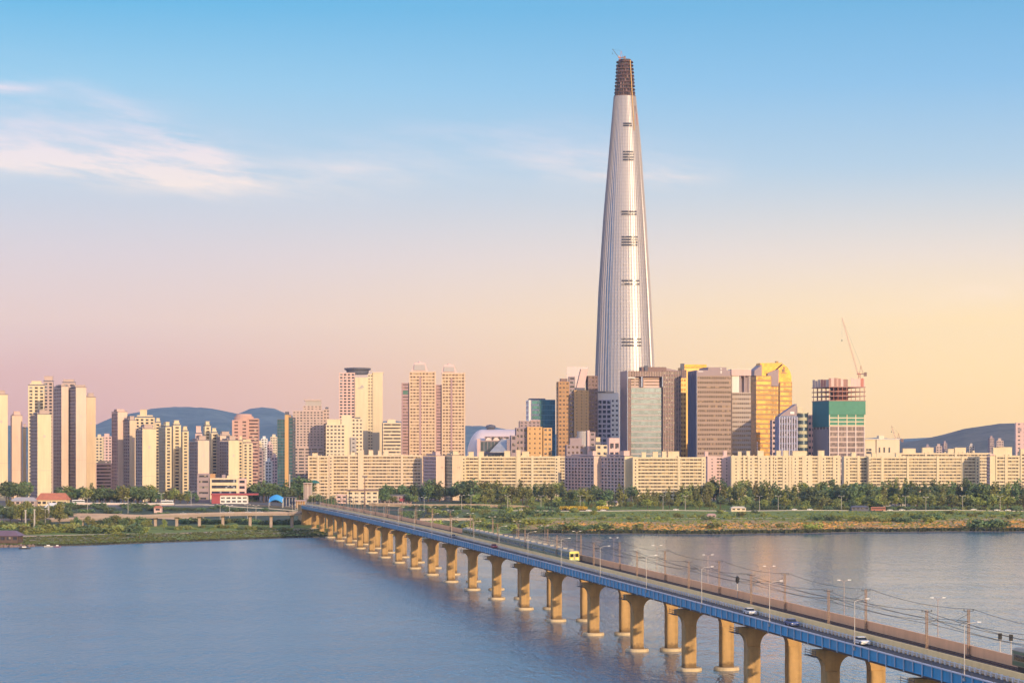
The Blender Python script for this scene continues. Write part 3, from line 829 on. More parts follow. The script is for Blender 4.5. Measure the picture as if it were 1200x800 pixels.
def gable(label, xa, xb, xc, Y, ytop=534.0, phi=24.0, floors=13, boxes=(), wall=pinkp, mark=False, name='slab_apartment_block', cat='apartment block', group=SG, gl=g_blue, bay=3.4, wf=.55, pf=.34, ybox=529, maxd=75, front=False):
    """block seen end-on: long window side facing left (xa..xb), blind gable (xb..xc)"""
    b = Bld(name, label, cat, xb, Y, phi, group)
    u1 = b.U(xc); d = min(maxd, max(8.0, b.V(xa) if xa < xb else 20)); H = b.H(ytop)
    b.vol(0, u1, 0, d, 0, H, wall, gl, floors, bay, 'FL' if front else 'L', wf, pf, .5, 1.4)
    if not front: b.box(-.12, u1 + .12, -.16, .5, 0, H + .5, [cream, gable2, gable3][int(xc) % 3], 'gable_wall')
    if group == AG_NAME and not front and u1 > 6:
        for q in (.36, .74): b.box(-.14, u1 + .14, -.20, -.14, H * q, H * q + .22, pinkw, 'panel_joint') if q < .5 else b.box(u1 * .42, u1 * .58, -.21, -.16, H * q, H * q + 2.2, pinkp, 'faded_plaque')
    for (ua, ub, dz) in boxes:
        m_ = MB(); m_.box(u1 * ua, u1 * ub, 3, 3 + min(9, d * .4), H + .97, H + dz); m_.box(u1 * ua - .3, u1 * ub + .3, 2.7, 3.3 + min(9, d * .4), H + dz, H + dz + .35); b.one('lift_house', m_, wall)
    if mark:
        m_ = MB(); z = b.H(547)
        for k, q in enumerate((.55, .72)): m_.box(u1 * q, u1 * q + .9, -.2, -.15, z, z + .25); m_.box(u1 * q + .3, u1 * q + .55, -.2, -.15, z - 1.7, z)
        b.one('painted_block_mark', m_, brown)
    m_ = MB(); m_.box(-.25, u1 + .25, -.3, d + .2, H + .52, H + .95); b.one('roof_edge', m_, slate)
    m_ = MB(); m_.box(u1 * .1, u1 * .9, d * .25, d * .8, H + .96, H + 2.2); b.one('roof_house', m_, wall)
    return b.flush()

slab('pale slab block farthest left, its two staggered balcony bays left of the rail bridge end', 361, 385, 1905, 534, piers=(373,), boxes=((366, 372, 531),), wall=sand_slab)
slab('long pinkish slab block above the far end of the bridge with a stair tower', 385, 494, 1935, 533, piers=(409, 471), towers=((419.5, 426, 527),), boxes=((432, 437, 527.5), (443, 447, 528), (450, 455, 527), (411, 416, 530)), blind=((384.5, 391),), wall=sand_slab)
gable('shaded slab block end-on right of the long pinkish slab, pink gable with faint mark', 496, 511, 521, 1890, 534.5, 23, mark=True, boxes=((.1, .6, 4),))
gable('narrow slab block end-on with cream gable touching the yellow slab block', 521, 530, 541, 1880, 534.0, 21, mark=True, boxes=((.2, .7, 4),), wall=cream)
slab('long yellowish slab block left of the brown office group, stair tower right of its middle', 541, 654, 1915, 534.5, piers=(562, 624), towers=((605, 610, 527),), boxes=((549, 555, 529.5), (561, 567, 529), (591, 598, 528.5), (612, 620, 529)), blind=((541, 546), (650.5, 654)))
slab('short slab stub set back between the yellowish slab and the mauve end-on blocks', 654, 663, 1990, 534.5, piers=(655,))
gable('mauve end-on slab block left of the nearest pale slab, farther of the pair', 662, 696, 704.5, 1905, 535, 24, boxes=((.05, .5, 5),), wall=pinkp, bay=6.5, pf=.34, wf=.64, maxd=72)
gable('mauve end-on slab block directly attached before the nearest pale slab', 704, 732, 741.5, 1862, 535, 24, boxes=((.1, .8, 5),), wall=pinkp, bay=6.5, pf=.34, wf=.64, maxd=72)
slab('nearest bright pale slab block with its base low among the trees, below the tower', 741.5, 827, 1850, 535.5, piers=(796,), boxes=((752, 757, 530), (765, 771, 529.5), (776, 781, 529), (783, 796, 529)), blind=((741.5, 748), (822, 827)))
slab('pale slab block with lilac end walls below the pinkish office with horizontal bands', 829, 857, 1930, 534.5, boxes=((826, 830, 529), (848, 852, 528)), blind=((829, 840), (846, 857)), piers=(), wall=pinkp)
slab('long stepped yellow slab block with many narrow bays below the golden building', 857, 985, 1915, 534, boxes=((865, 869, 529), (875, 879, 528.5), (888, 895, 528), (910, 915, 528), (918, 924, 528), (929, 945, 528.5), (959, 966, 528)),
     blind=((857, 868), (876, 884), (888, 901), (907, 911), (917, 924), (928, 936), (940, 952), (962, 968), (976, 985)), piers=(872, 904, 926, 960), bay=3.0)
slab('pale slab block with wide balconies below the building under construction', 989, 1017, 1945, 534.5, blind=((989, 996),), piers=(1006,), boxes=((998, 1003, 530),))
slab('very long yellow slab block with five balcony runs left of the right-hand hill', 1018, 1148, 1935, 535, piers=(1034, 1064, 1099, 1128), boxes=((1022, 1027, 531), (1050, 1056, 531)), blind=((1018, 1021), (1143, 1148)))
slab('slab block in the second row, its roof and roof houses above the very long slab', 1052, 1163, 2080, 530.5, piers=(1085, 1120), boxes=((1058, 1073, 525.5), (1081, 1094, 524.5), (1111, 1118, 526), (1119, 1132, 524.5), (1140, 1142, 528)))
gable('lilac-ended slab block rightmost but one with bright balconies', 1160, 1160.2, 1167, 1900, 534.5, 8, maxd=12)
slab('rightmost full slab block with bright yellow balconies', 1167, 1195, 1900, 533.5, piers=(1179,), boxes=((1164, 1171, 524.5), (1171, 1186, 524)))
slab('slab block cut by the right border of the photo', 1196, 1240, 1960, 530, piers=(1212,), boxes=((1196, 1204, 526),))

# ---- tall apartment towers on the left --------------------------------------
AG = 'tall apartment towers on the left'
def tower(label, xa, xb, xc, Y, ytop, phi=28, floors=30, wall=cream, gl=g_blue, front=False, boxes=((.2, .8, 4),), bay=5.0, maxd=26, wf=.56, pf=.42):
    if not front and wall is cream: wall = apt_shade
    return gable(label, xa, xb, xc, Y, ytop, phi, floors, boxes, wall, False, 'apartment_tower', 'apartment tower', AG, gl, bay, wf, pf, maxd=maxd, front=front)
tower('apartment tower cut by the left border, cream gable', -14, -6, 9, 1800, 463, 20, 30)
tower('pinkish shaded apartment gable second from the left border', 11.5, 14, 26, 1830, 487.5, 16, 25, wall=pinkp)
tower('sliver of a lower tower tucked left of the tall left cluster', 26, 27, 30.5, 1860, 502, 12, 22, maxd=14)
tower('gridded tower front behind the bright gable of the tall left cluster', 32, 33, 52, 1930, 451.5, 10, 34, front=True, pf=.45)
tower('tallest tower core with flat roof house at the top of the left cluster', 50, 51, 62, 1960, 447, 6, 35, front=True, boxes=((.05, .95, 5),), wall=pinkw)
tower('bright blind gable low in front of the tall left cluster', 33, 44, 60, 1780, 486, 26, 25)
tower('tower with many small windows right of the bright gable in the left cluster', 60, 72, 80, 1850, 453.5, 28, 33, boxes=((.1, .5, 2),))
tower('tower with dark window side and bright gable at right of the left cluster', 80, 89, 101, 1835, 454.5, 26, 33, boxes=((0, 1, 2.5),))
tower('flat roofed tower core between the two tall gables of the left cluster', 72, 73, 88, 1960, 448.5, 8, 34, front=True, wall=pinkw, boxes=((0.05, .9, 3),))
tower('rightmost plain gable of the tall left cluster', 100, 101.5, 112, 1870, 466, 16, 31)
tower('leftmost tower of the second cluster, rounded and pinkish', 131, 138, 149, 1850, 483, 26, 26, wall=pinkp, boxes=((.0, .8, 2.5),))
tower('tower with dark windows behind the rounded one in the second cluster', 143, 152, 160, 1835, 493, 28, 24)
tower('brightest blind gable of the second cluster', 159, 167, 183, 1775, 503, 26, 22)
tower('gridded tower top behind the brightest gable of the second cluster', 157, 158, 181, 1930, 489, 6, 25, front=True, boxes=((.25, .6, 7),), pf=.45)
tower('small windowed tower right behind the second cluster', 181, 182, 188, 1950, 495, 6, 24, front=True)
tower('windowed tower right of the second cluster with pink blind side', 186, 194, 201, 1815, 500, 24, 23, front=True, wall=cream, pf=.5)
tower('striped tower with two blind columns between second and third clusters', 201, 203, 212, 1840, 498, 16, 23, front=True, pf=.55, bay=4.5)
tower('short windowed tower left of the third cluster', 212, 214, 221, 1860, 505, 16, 22, front=True, pf=.5)
tower('left bright blind gable of the third cluster', 222, 232, 245, 1780, 516.5, 26, 19)
tower('striped narrow tower rising behind the left gable of the third cluster', 238, 240, 247, 1900, 499, 12, 23, front=True, pf=.55, bay=5)
tower('windowed tower between the two gables of the third cluster', 247, 248, 255, 1880, 507, 14, 21, front=True, pf=.45)
tower('pinkish topped tower at the back of the third cluster', 228, 229, 237, 1990, 508, 8, 21, front=True, wall=pinkp, boxes=((.1, .8, 7),))
tower('pale low roofed tower behind the middle of the third cluster', 250, 251, 271, 1980, 514, 6, 20, front=True)
tower('cream slab end behind the right gable of the third cluster', 254, 258, 272, 1860, 511, 18, 20)
tower('right bright blind gable of the third cluster with windows beside it', 257, 268, 279.5, 1785, 516.5, 26, 19)
tower('windowed flank right of the right gable of the third cluster', 279.5, 279.8, 284, 1800, 516.5, 4, 19, front=True, maxd=14)
tower('dark roofed striped tower between third cluster and the brown banded tower', 283, 285, 296, 1840, 519, 10, 19, front=True, boxes=((0, .8, 3),), pf=.5)

# brown-pink banded tower with stepped round top
b = Bld('banded_tower', 'salmon pink banded tower with round stepped top behind the third cluster', 'tower', 272, 2020, 4)
g1 = glass('window_salmon', (0.10, 0.06, 0.07), (2, 3), .2, .1)
sal = plain('salmon_wall', (0.56, 0.34, 0.28), .85, 0, .08, .06, .4)
b.vol(0, b.U(291), 0, 22, 0, b.H(492), sal, g1, 22, 7, 'FL', .45, .55)
b.vol(b.U(291) + .1, b.U(302.5), 1.5, 22, 0, b.H(490), sal, g1, 23, 20, 'FR', .55, .04)
m_ = MB(); uc = b.U(285); m_.lathe([(9.5, b.H(492)), (9.5, b.H(488)), (8, b.H(487.5)), (7.5, b.H(485)), (4, b.H(484.5))], uc, 11, 20); b.one('round_top', m_, sal, False)
b.flush()
# low commercial building in front
b = Bld('shopping_centre', 'low commercial building with blue window bands in front of the third cluster', 'commercial building', 231, 1745, 6)
b.vol(0, b.U(246), 2, 30, 0, b.H(555), mauve, g_dark, 5, 8, 'FL', .35, .3)
b.vol(b.U(246) + .05, b.U(279), 0, 30, 0, b.H(560), cream, g_blue, 4, 16, 'F', .5, .12)
b.vol(b.U(279) + .05, b.U(288), 3, 30, 0, b.H(561), pinkp, g_blue, 4, 5, 'FR', .5, .3)
for xa, xb_, yt, mm in ((246, 252, 555, brick), (260, 264, 556, mauve), (266, 280, 557, cream)):
    m_ = MB(); m_.box(b.U(xa), b.U(xb_), 3, 12, b.H(560), b.H(yt)); b.one('roof_house', m_, mm)
b.flush()
# red and white low hall
b = Bld('low_hall', 'long low hall with red end and roof edge beside the viaduct', 'hall', 248, 1705, 3)
b.vol(b.U(258), b.U(290), 0, 12, 0, b.H(580.5), whitew, g_dark, 2, 4.5, 'F', .45, .3)
b.box(0, b.U(258) - .05, -.4, 12, 0, b.H(580), redw, 'red_end')
b.single('roof', redw, -.5, b.U(302), -1.5, 12.5, b.H(580) + .05, b.H(578))
b.flush()

# ---- far small buildings in the gaps --------------------------------------
FG = 'far small buildings between the towers'
rr = random.Random(11)
far = [(112, 120, 512, 2350, cream, 'pale far block left of the second cluster, higher one'), (119, 131, 511, 2450, pinkp, 'pinkish far block just left of the second cluster'), (300, 309, 519, 2600, cream, 'far pale block right of the banded tower, leftmost of the row'),
       (306, 313, 513.5, 2900, whitew, 'far white tower block peeking over the houses right of the banded tower'), (313, 319, 520, 2500, pinkp, 'far pinkish block among the houses left of the dark glass tower'),
       (317, 325, 511.5, 2800, cream2, 'far cream tower touching the dark glass tower'), (311, 318, 540, 2150, whitew, 'low white block with dark windows below the far houses'), (318, 325, 535, 2200, pinkp, 'low pink block with dark windows just left of the dark glass tower'),
       (302, 308, 528, 2100, mauve, 'mauve far block at the foot of the banded tower'), (306, 311, 524, 2300, greyw, 'grey narrow far block near the banded tower'),
       (1044, 1050, 522, 2600, greyw, 'small grey far block right of the beige hall'), (1085, 1090, 523, 2900, mauve, 'mauve far block at the hill foot, leftmost'), (1097, 1104, 522.5, 2900, pinkw, 'pinkish far block at the hill foot, middle'),
       (1106, 1110, 519, 3100, mauve, 'narrow mauve far tower at the hill foot'), (1160, 1165, 513, 3000, mauve, 'dark mauve far tower on the hill foot right of the second row slab, left one'), (1168, 1176, 516, 2900, pinkw, 'pinkish far tower on the hill foot right of the second row slab, right one'),
       (1136, 1142, 522, 2950, greyw, 'small grey far block at the foot of the hill behind the roof houses'), (449, 470, 495, 2060, sand_slab, 'sandy banded block between the tall cream tower and the twin towers'), (470, 471, 500, 2300, greyw, None)]
for x0, x1, yt, Y, wl, lb in far:
    if lb is None: continue
    b = Bld('far_block', lb, 'building', x0, Y, rr.uniform(-4, 8), FG)
    u1 = b.U(x1); H = b.H(yt); n = max(4, int(H / 3.3))
    b.vol(0, u1, 0, max(9, u1 * .8), 0, H, wl, g_dark, n, 3.6 if x0 != 449 else 12, 'FLR', .5, .4 if x0 != 449 else .05)
    m_ = MB(); m_.box(u1 * .25, u1 * .7, 2, 6, H, H + 3.2); b.one('roof_house', m_, wl)
    b.flush()
# low pink balcony slab left of second cluster
b = Bld('far_block', 'low pink block with dark balcony bands left of the second cluster', 'building', 112, 1900, 4, FG)
b.vol(0, b.U(131), 0, 14, 0, b.H(543), pinkp, g_brown, 10, 14, 'F', .5, .12)
m_ = MB(); m_.box(2, 8, 3, 8, b.H(543), b.H(539.5)); b.one('roof_house', m_, cream); m_ = MB(); m_.box(9.5, 13, 3, 8, b.H(543), b.H(540)); b.one('roof_house', m_, cream)
b.flush()

# ---- middle: dark glass tower, hotel, cream stepped block, tall tower ------------
b = Bld('glass_office', 'slim dark teal glass office with gold edge left of the pinkish hotel', 'office tower', 325, 1870, 0)
b.vol(0, b.U(334), 0, 24, 0, b.H(491), slate, g_teal, 26, 2.2, 'FL', .78, .08, .1, .6)
b.vol(b.U(334) - .1, b.U(338), -.8, 24, 0, b.H(486), orange, g_teal, 24, 2.5, 'L', .5, .3)
b.vol(b.U(338) + .1, b.U(343), 1, 24, 0, b.H(488.5), slate, g_teal, 24, 30, 'FR', .6, .03)
b.single('roof_mast', slate, b.U(333.2), b.U(336.5), 6, 16, b.H(491), b.H(482))
b.flush()
b = Bld('hotel', 'pinkish grey hotel with punched windows and stepped crown behind the end of the bridge', 'hotel', 343, 2040, 5)
b.vol(0, b.U(379), 0, 22, b.H(524), b.H(481), pinkw, g_dark, 13, 3.3, 'FL', .46, .45)
b.vol(-1, b.U(380), -1.5, 22, 0, b.H(524), pinkw, g_dark, 15, 6.5, 'FL', .48, .22)
b.vol(b.U(379) + .1, b.U(386), 4, 22, 0, b.H(479), pinkw, g_dark, 26, 3.3, 'FR', .46, .45)
b.vol(b.U(355), b.U(377), 3, 20, b.H(481), b.H(475), pinkw, g_dark, 2, 3.6, 'FLR', .4, .5, par=.6)
b.single('crown', greyw, b.U(358), b.U(376.5), 4, 18, b.H(475), b.H(469.5))
b.single('crown_roof', pinkw, b.U(356), b.U(376.6), 3, 18.5, b.H(469.5), b.H(467.8))
b.single('roof_plant', slate, b.U(381), b.U(385), 8, 14, b.H(479), b.H(476.5))
b.flush()
b = Bld('stepped_apartments', 'bright cream stepped apartment block in front of the tall cream tower', 'apartment block', 382, 2000, 3)
b.vol(0, b.U(404), 0, 18, 0, b.H(497), cream2, g_dark, 20, 3.4, 'FL', .45, .38)
b.single('parapet_wall', cream, 1, b.U(399), 2, 16, b.H(497), b.H(491))
b.box(b.U(400), b.U(412), 3, 18, 0, b.H(486), cream2, 'blind_core')
b.vol(b.U(412) + .1, b.U(425), 4, 18, 0, b.H(490), cream2, g_dark, 21, 3.4, 'FR', .45, .42)
b.vol(b.U(411), b.U(417.5), .5, 5, 0, b.H(512), greyw, g_dark, 14, 4, 'F', .3, .6)
b.single('roof_tank', slate, b.U(416), b.U(422), 6, 10, b.H(490), b.H(488.5))
b.flush()
b = Bld('apartment_tower', 'tall cream tower with blue windowed left part and dark disc roof', 'apartment tower', 397.5, 2120, 4, None)
b.vol(0, b.U(416), 0, 24, 0, b.H(436.5), pinkp, g_blue, 40, 3.6, 'FL', .55, .34)
b.box(b.U(416) + .05, b.U(431), -1.2, 24, 0, b.H(442), cream, 'gable_wall')
b.vol(b.U(431) + .05, b.U(437), 0, 24, 0, b.H(438), cream, g_dark, 38, 3.2, 'F', .42, .45)
b.box(b.U(437) + .05, b.U(448.5), -.9, 24, 0, b.H(437), cream, 'gable_wall')
b.single('roof_edge', cream2, b.U(436), b.U(449.5), -1.4, 22, b.H(437), b.H(435.8))
m_ = MB(); m_.lathe([(11, b.H(438)), (11.5, b.H(433.5)), (13.5, b.H(432.6)), (13.5, b.H(430.6)), (5, b.H(430))], b.U(419), 12, 24); b.one('disc_roof', m_, slate)
m_ = MB(); m_.box(b.U(419), b.U(425), -1.3, -1.2, b.H(455.5), b.H(454.3)); m_.prism([(b.U(421), b.H(454)), (b.U(427), b.H(454)), (b.U(424.5), b.H(450.5))], lambda p: (p[0], -1.3, p[1]), lambda p: (p[0], -1.2, p[1])); b.one('gable_emblem', m_, greyw)
b.flush()
# twin towers
def twin(label, xa, xl, xb, xc, yl, yt, x0, x1, yp):
    b = Bld('twin_tower', label, 'apartment tower', xl, 2080, 2, 'pair of tall apartment towers')
    side = plain('twin_shaded_wall', (0.40, 0.26, 0.27), .85, 0, .06, .06, .4)  # purple shade of the left side put into this wall colour
    tw = plain('sand_wall', (0.64, 0.47, 0.33), .85, 0, .06, .06, .5)
    d = 26
    b.vol(0, b.U(xb), 1, d, 0, b.H(yl), side, g_brown, 36, 26, 'F', .34, .30, .3)
    gl = glass('window_amber', (0.13, 0.075, 0.05), (1.8, 3), .25, .25, (.42, .30, .18))
    b.vol(b.U(xb) + .05, b.U(xc), -1, d, 0, b.H(yt), tw, gl, 38, 3.0, 'FLR', .5, .24)
    um = b.U(xb) + (b.U(xc) - b.U(xb)) * .42
    b.box(um - .9, um + .9, -1.5, -.2, 0, b.H(yt) - 5, side, 'dark_front_strip')  # darker raised strip running down the front
    b.box(b.U(xc) - .8, b.U(xc) + .5, -1.6, 2, 0, b.H(yt) + .5, tw, 'corner_pier')
    b.box(b.U(xb) - .3, b.U(xb) + .8, -1.4, 1, 0, b.H(yl) + 6, tw, 'corner_pier')
    m_ = MB(); m_.frustum(b.U(x0), b.U(x1), 3, 20, b.H(yt), b.H(yp), 3.0, 0, 3.0); b.one('penthouse', m_, pinkp)
    m_ = MB(); m_.frustum(b.U(x0) + 2.2, b.U(x1) - 2.2, 2.2, 6, b.H(yt) + 1.5, b.H(yp) - 2, 1.0, 0, 1.2); b.one('penthouse_glazing', m_, greyw)
    m_ = MB(); m_.lathe([(1.6, 0), (1.6, 1.4)], (b.U(x0) + b.U(x1)) / 2, 11, 12); m_.v = [(p[0], p[1], p[2] + b.H(yp)) for p in m_.v]; b.one('roof_vent', m_, pinkp)
    if xa: b.single('green_sign', plain('dull_green_sign', (0.08, 0.17, 0.13), .6), b.U(472), b.U(478), .85, 1.0 - .02, b.H(462), b.H(457.5))
    b.flush()
twin('left one of the twin tan apartment towers with trapezoid top, green sign on its side', 1, 470.5, 480, 510, 448.5, 435.5, 482, 501.5, 424.5)
twin('right one of the twin tan apartment towers with trapezoid top', 0, 510.5, 518, 544.5, 450.5, 437, 517, 535.5, 427)

# ---- domed arena with glazed front -----------------------------------------
b = Bld('domed_hall', 'big pale domed hall with green glass front right of the twin towers', 'hall', 546, 2300, 0)
dome = plain('dome_membrane', (0.80, 0.62, 0.56), .6, 0, .05, .03)
m_ = MB(); L = b.U(620); Hh = b.H(502.5); n = 14
prof = []
rings = []
for i in range(11):
    a = R(90 * i / 10); rings.append((18 * (1 - math.sin(a)) , math.cos(math.pi / 2 - a)))
sts = [(0 + r0, q) for r0, q in [(18 * (1 - math.sin(R(9 * i))), math.sin(R(9 * i))) for i in range(0, 0)]]
st2 = [(18 - 18 * math.cos(R(9 * i)), max(.25, math.sin(R(9 * i)) ** .8)) for i in range(11)] + [(L, 1.0)]
bse = len(m_.v)
for u, q in st2:
    for k in range(n + 1):
        a = math.pi * k / n; m_.v.append((u, 42 - 42 * q * math.cos(a), Hh * .45 + (Hh * .55) * q * max(0, math.sin(a)) ** .7 if 0 < k < n else 0))
for i in range(len(st2) - 1):
    for k in range(n):
        a = i * (n + 1) + k; m_.f.append((a, a + 1, a + n + 2, a + n + 1)); m_.m.append(0)
m_.f.append(tuple(reversed(range(n + 1)))); m_.m.append(0)
b.one('dome', m_, dome, True)
b.vol(b.U(563, -16), b.U(592, -16), -16, 0, 0, b.H(516, -16), mauve, g_green, 4, 4, 'FLR', .8, .12)
b.box(b.U(559, -16), b.U(563, -16) - .05, -17, -2, 0, b.H(514, -16), pinkp, 'end_pier')
b.vol(b.U(568, -14), b.U(597, -14), -14, 0, b.H(516, -16) + .05, b.H(511, -14), mauve, g_dark, 1, 7, 'F', .7, .3, par=.8)
for xa, xb_ in ((569, 576), (578, 585), (589, 594)):
    m_ = MB(); u0, u1 = b.U(xa, -15), b.U(xb_, -15); um = (u0 + u1) / 2; rr_ = (u1 - u0) / 2
    m_.prism([(um + rr_ * math.cos(R(15 * k)), b.H(516, -15) + rr_ * math.sin(R(15 * k))) for k in range(13)], lambda p: (p[0], -16.4, p[1]), lambda p: (p[0], -14.2, p[1])); b.one('arched_gable', m_, dome)
roofm = plain('sloped_glass_roof', (0.42, 0.40, 0.38), .35, .3, .15, .2)
m_ = MB(); m_.hexa([(b.U(574, -40), -40, b.H(530, -40)), (b.U(596, -40), -40, b.H(530, -40)), (b.U(600, -16), -16, b.H(515, -16)), (b.U(588, -16), -16, b.H(515, -16)),
                    (b.U(574, -40), -40, b.H(529.3, -40)), (b.U(596, -40), -40, b.H(529.3, -40)), (b.U(600, -16), -16, b.H(514, -16)), (b.U(588, -16), -16, b.H(514, -16))]); b.one('sloped_roof', m_, roofm)
m_ = MB(); m_.box(b.U(594, -38), b.U(606, -38), -38, -10, 0, b.H(515, -38)); b.one('side_wing', m_, mauve)
m_ = MB(); m_.lathe([(4.5, Hh - 1), (4.5, Hh + 1.5), (6, Hh + 2), (5, Hh + 4.5), (1, Hh + 5.5)], b.U(575, 42), 42, 14); b.one('roof_lantern', m_, slate)
b.flush()

# stepped purple block with orange front
b = Bld('orange_apartments', 'orange fronted block with stepped purplish wing left of the blue glass office', 'building', 618, 2080, 4)
b.vol(b.U(605, 6), -.1, 6, 24, 0, b.H(501, 6), mauve, g_dark, 11, 3.6, 'FL', .45, .4)
b.vol(b.U(609, 9), b.U(633, 9), 9, 22, b.H(501, 6) - .2, b.H(493, 9), mauve, g_dark, 2, 4, 'FLR', .4, .5)
b.box(b.U(622, 10), b.U(633, 10), 8, 18, b.H(493, 9), b.H(492, 9), pinkp, 'roof_house')
b.vol(b.U(599, 2), b.U(605, 6) - .1, 2, 20, 0, b.H(510, 2), mauve, g_dark, 9, 3.6, 'FL', .45, .4)
b.vol(0, b.U(635.5), 0, 20, 0, b.H(500), orange, g_brown, 14, 5.5, 'FR', .34, .72)
b.vol(b.U(637), b.U(647), 2, 20, 0, b.H(501), orange, g_dark, 14, 3.8, 'FLR', .42, .45)
b.flush()
b = Bld('blue_glass_office', 'blue glass office with paler curved left side above the orange block', 'office tower', 620, 2320, 8)
b.vol(0, b.U(632), 0, 22, 0, b.H(468.5), whitew, g_sky, 18, 12, 'FL', .62, .06, .15, 1.0)
b.box(-.4, b.U(623.5), -.5, 3, 0, b.H(469), whitew, 'corner_panel')
b.vol(b.U(632) + .05, b.U(651), 2, 22, 0, b.H(468), plain('blue_frame', (0.05, 0.20, 0.30), .4), g_sky, 18, 3.2, 'FR', .86, .05, .1, .8)
b.single('roof_plant', slate, b.U(622), b.U(640), 5, 18, b.H(468.5), b.H(466.5))
b.flush()
# brown complex with slanted crown
b = Bld('brown_tower', 'brown tower with slanted metal crown and orange front panel left of the supertall', 'office tower', 673, 2260, 6)
b.vol(b.U(654.5, 4), b.U(667, 4), 4, 22, 0, b.H(447, 4), brick, g_brown, 26, 3.4, 'FL', .45, .4)
b.vol(b.U(667, 6) + .1, b.U(674, 6), 6, 22, 0, b.H(441, 6), mauve, g_blue, 28, 5, 'FL', .5, .25)
b.box(b.U(657, 8), b.U(665, 8), 8, 16, b.H(447, 4), b.H(443.5, 8), brown, 'roof_house')
b.vol(0, b.U(690), 0, 20, b.H(512), b.H(457), orange, g_brown, 15, 5.5, 'F', .30, .75)
b.vol(b.U(689, 5) + .2, b.U(700.5, 5), 5, 24, 0, b.H(440, 5), brown, g_brown, 30, 4, 'FLR', .45, .4)
cr = plain('crown_metal', (0.36, 0.31, 0.34), .45, .3, .06, .1)
m_ = MB(); m_.hexa([(b.U(663, 8), 8, b.H(457)), (b.U(684, 8), 8, b.H(457)), (b.U(684, 20), 20, b.H(457)), (b.U(663, 20), 20, b.H(457)),
                    (b.U(664.5, 8), 8, b.H(429.5, 8)), (b.U(689.5, 8), 8, b.H(430, 8)), (b.U(689.5, 20), 20, b.H(430, 8)), (b.U(664.5, 20), 20, b.H(429.5, 8))]); b.one('slanted_crown', m_, cr)
m_ = MB(); m_.hexa([(b.U(675, 6), 6, b.H(456.5)), (b.U(684, 6), 6, b.H(456.5)), (b.U(684, 7.9), 7.9, b.H(456.5)), (b.U(675, 7.9), 7.9, b.H(456.5)),
                    (b.U(681, 6), 6, b.H(432, 6)), (b.U(689, 6), 6, b.H(432, 6)), (b.U(689, 7.9), 7.9, b.H(432, 6)), (b.U(681, 7.9), 7.9, b.H(432, 6))]); b.one('crown_panel', m_, pinkp)
b.single('roof_plant', slate, b.U(675), b.U(686), 4, 12, b.H(457), b.H(454))
b.flush()
b = Bld('lower_block', 'low purplish block with round drum and pink slab below the brown tower', 'building', 664, 2050, 4)
b.vol(0, b.U(684), 0, 16, 0, b.H(521), mauve, g_brown, 9, 4.5, 'FL', .4, .5)
b.box(b.U(668, 5), b.U(682, 5), 4, 14, b.H(521), b.H(513), mauve, 'roof_house')
m_ = MB(); m_.lathe([(6.5, 0), (6.5, b.H(505, 8))], b.U(684, 8), 10, 20); b.one('drum', m_, greyw)
b.box(b.U(688.5), b.U(691), 1, 9, 0, b.H(504), pinkp, 'fin_wall')
b.vol(b.U(691) + .1, b.U(698), 2, 14, 0, b.H(506), mauve, g_dark, 12, 4, 'FR', .4, .5)
b.vol(b.U(698) + .2, b.U(713), 1, 14, 0, b.H(521), cream, g_dark, 8, 5, 'FR', .4, .5)
b.single('roof_tank', slate, b.U(698, 5), b.U(704, 5), 5, 10, b.H(521), b.H(517.5))
b.box(b.U(699, 6), b.U(704, 6), 11, 14, b.H(521), b.H(512), cream, 'roof_house')
b.flush()
b = Bld('white_office', 'white office with blue window columns and dark roof line left of the framed office', 'office tower', 700.5, 2280, 6)
b.vol(0, b.U(716), 0, 20, 0, b.H(468), plain('lilac_wall', (0.50, 0.46, 0.54), .8, 0, .05, .06, .3), g_blue, 19, 4.2, 'FL', .62, .28)
b.vol(b.U(716) + .1, b.U(725.5), 1, 20, 0, b.H(467), whitew, g_dark, 19, 4.2, 'FR', .42, .5)
b.box(-.3, b.U(725), 2, 20, b.H(468) + .02, b.H(460), whitew, 'upper_wall')
b.single('roof_edge', slate, -.8, b.U(720), 1.5, 20.5, b.H(460), b.H(458))
b.flush()
b = Bld('corner_block', 'small pale block with large blue windows at foot of the framed office', 'building', 714, 2000, 5)
b.vol(0, b.U(726), 0, 14, 0, b.H(513), pinkp, g_blue, 6, 5.2, 'FR', .6, .3, par=5)
b.flush()

# ---- framed office with green glass ----------------------------------------
b = Bld('framed_office', 'large brown office with navy side, green glass inset and open top frame', 'office tower', 735, 2150, 10)
vl = b.V(727)
b.box(0, .6, 0, vl, 0, b.H(434), navy, 'navy_side')
zt = b.H(434.5); u1 = b.U(806 - 8); ui0, ui1 = b.U(739.5), b.U(777)
gb = glass('window_mauve', (0.10, 0.075, 0.09), (1.6, 3.6), .15, .12, (.35, .28, .24))
b.vol(.7, ui0, 0, vl, 0, b.H(441) - .05, brown, gb, 24, 2.6, 'F', .5, .45)
b.vol(.7, ui1, 0, vl, b.H(441), zt, brown, gb, 2, 2.6, 'F', .55, .40, pwall=plain('brown_pier', (0.36, 0.25, 0.21), .75))
b.vol(ui1 + .05, u1, 0, vl, 0, b.H(434), brown, gb, 27, 2.7, 'FR', .5, .30, pwall=plain('brown_pier', (0.36, 0.25, 0.21), .75))
b.vol(ui0 + .4, ui1 - .6, 3.5, vl - .2, 0, b.H(453.5), greyw, g_green, 19, 40, 'F', .68, .01, .15, 1.0)
b.box(ui0 + .05, ui1, 12, vl - .3, b.H(453.5), b.H(441) - .1, mauve, 'back_wall')
b.vol(b.U(754, 6), ui1 - 1.5, 6, 11, b.H(453.5) + .05, b.H(441.5), pinkp, g_brown, 3, 30, 'F', .35, .02)
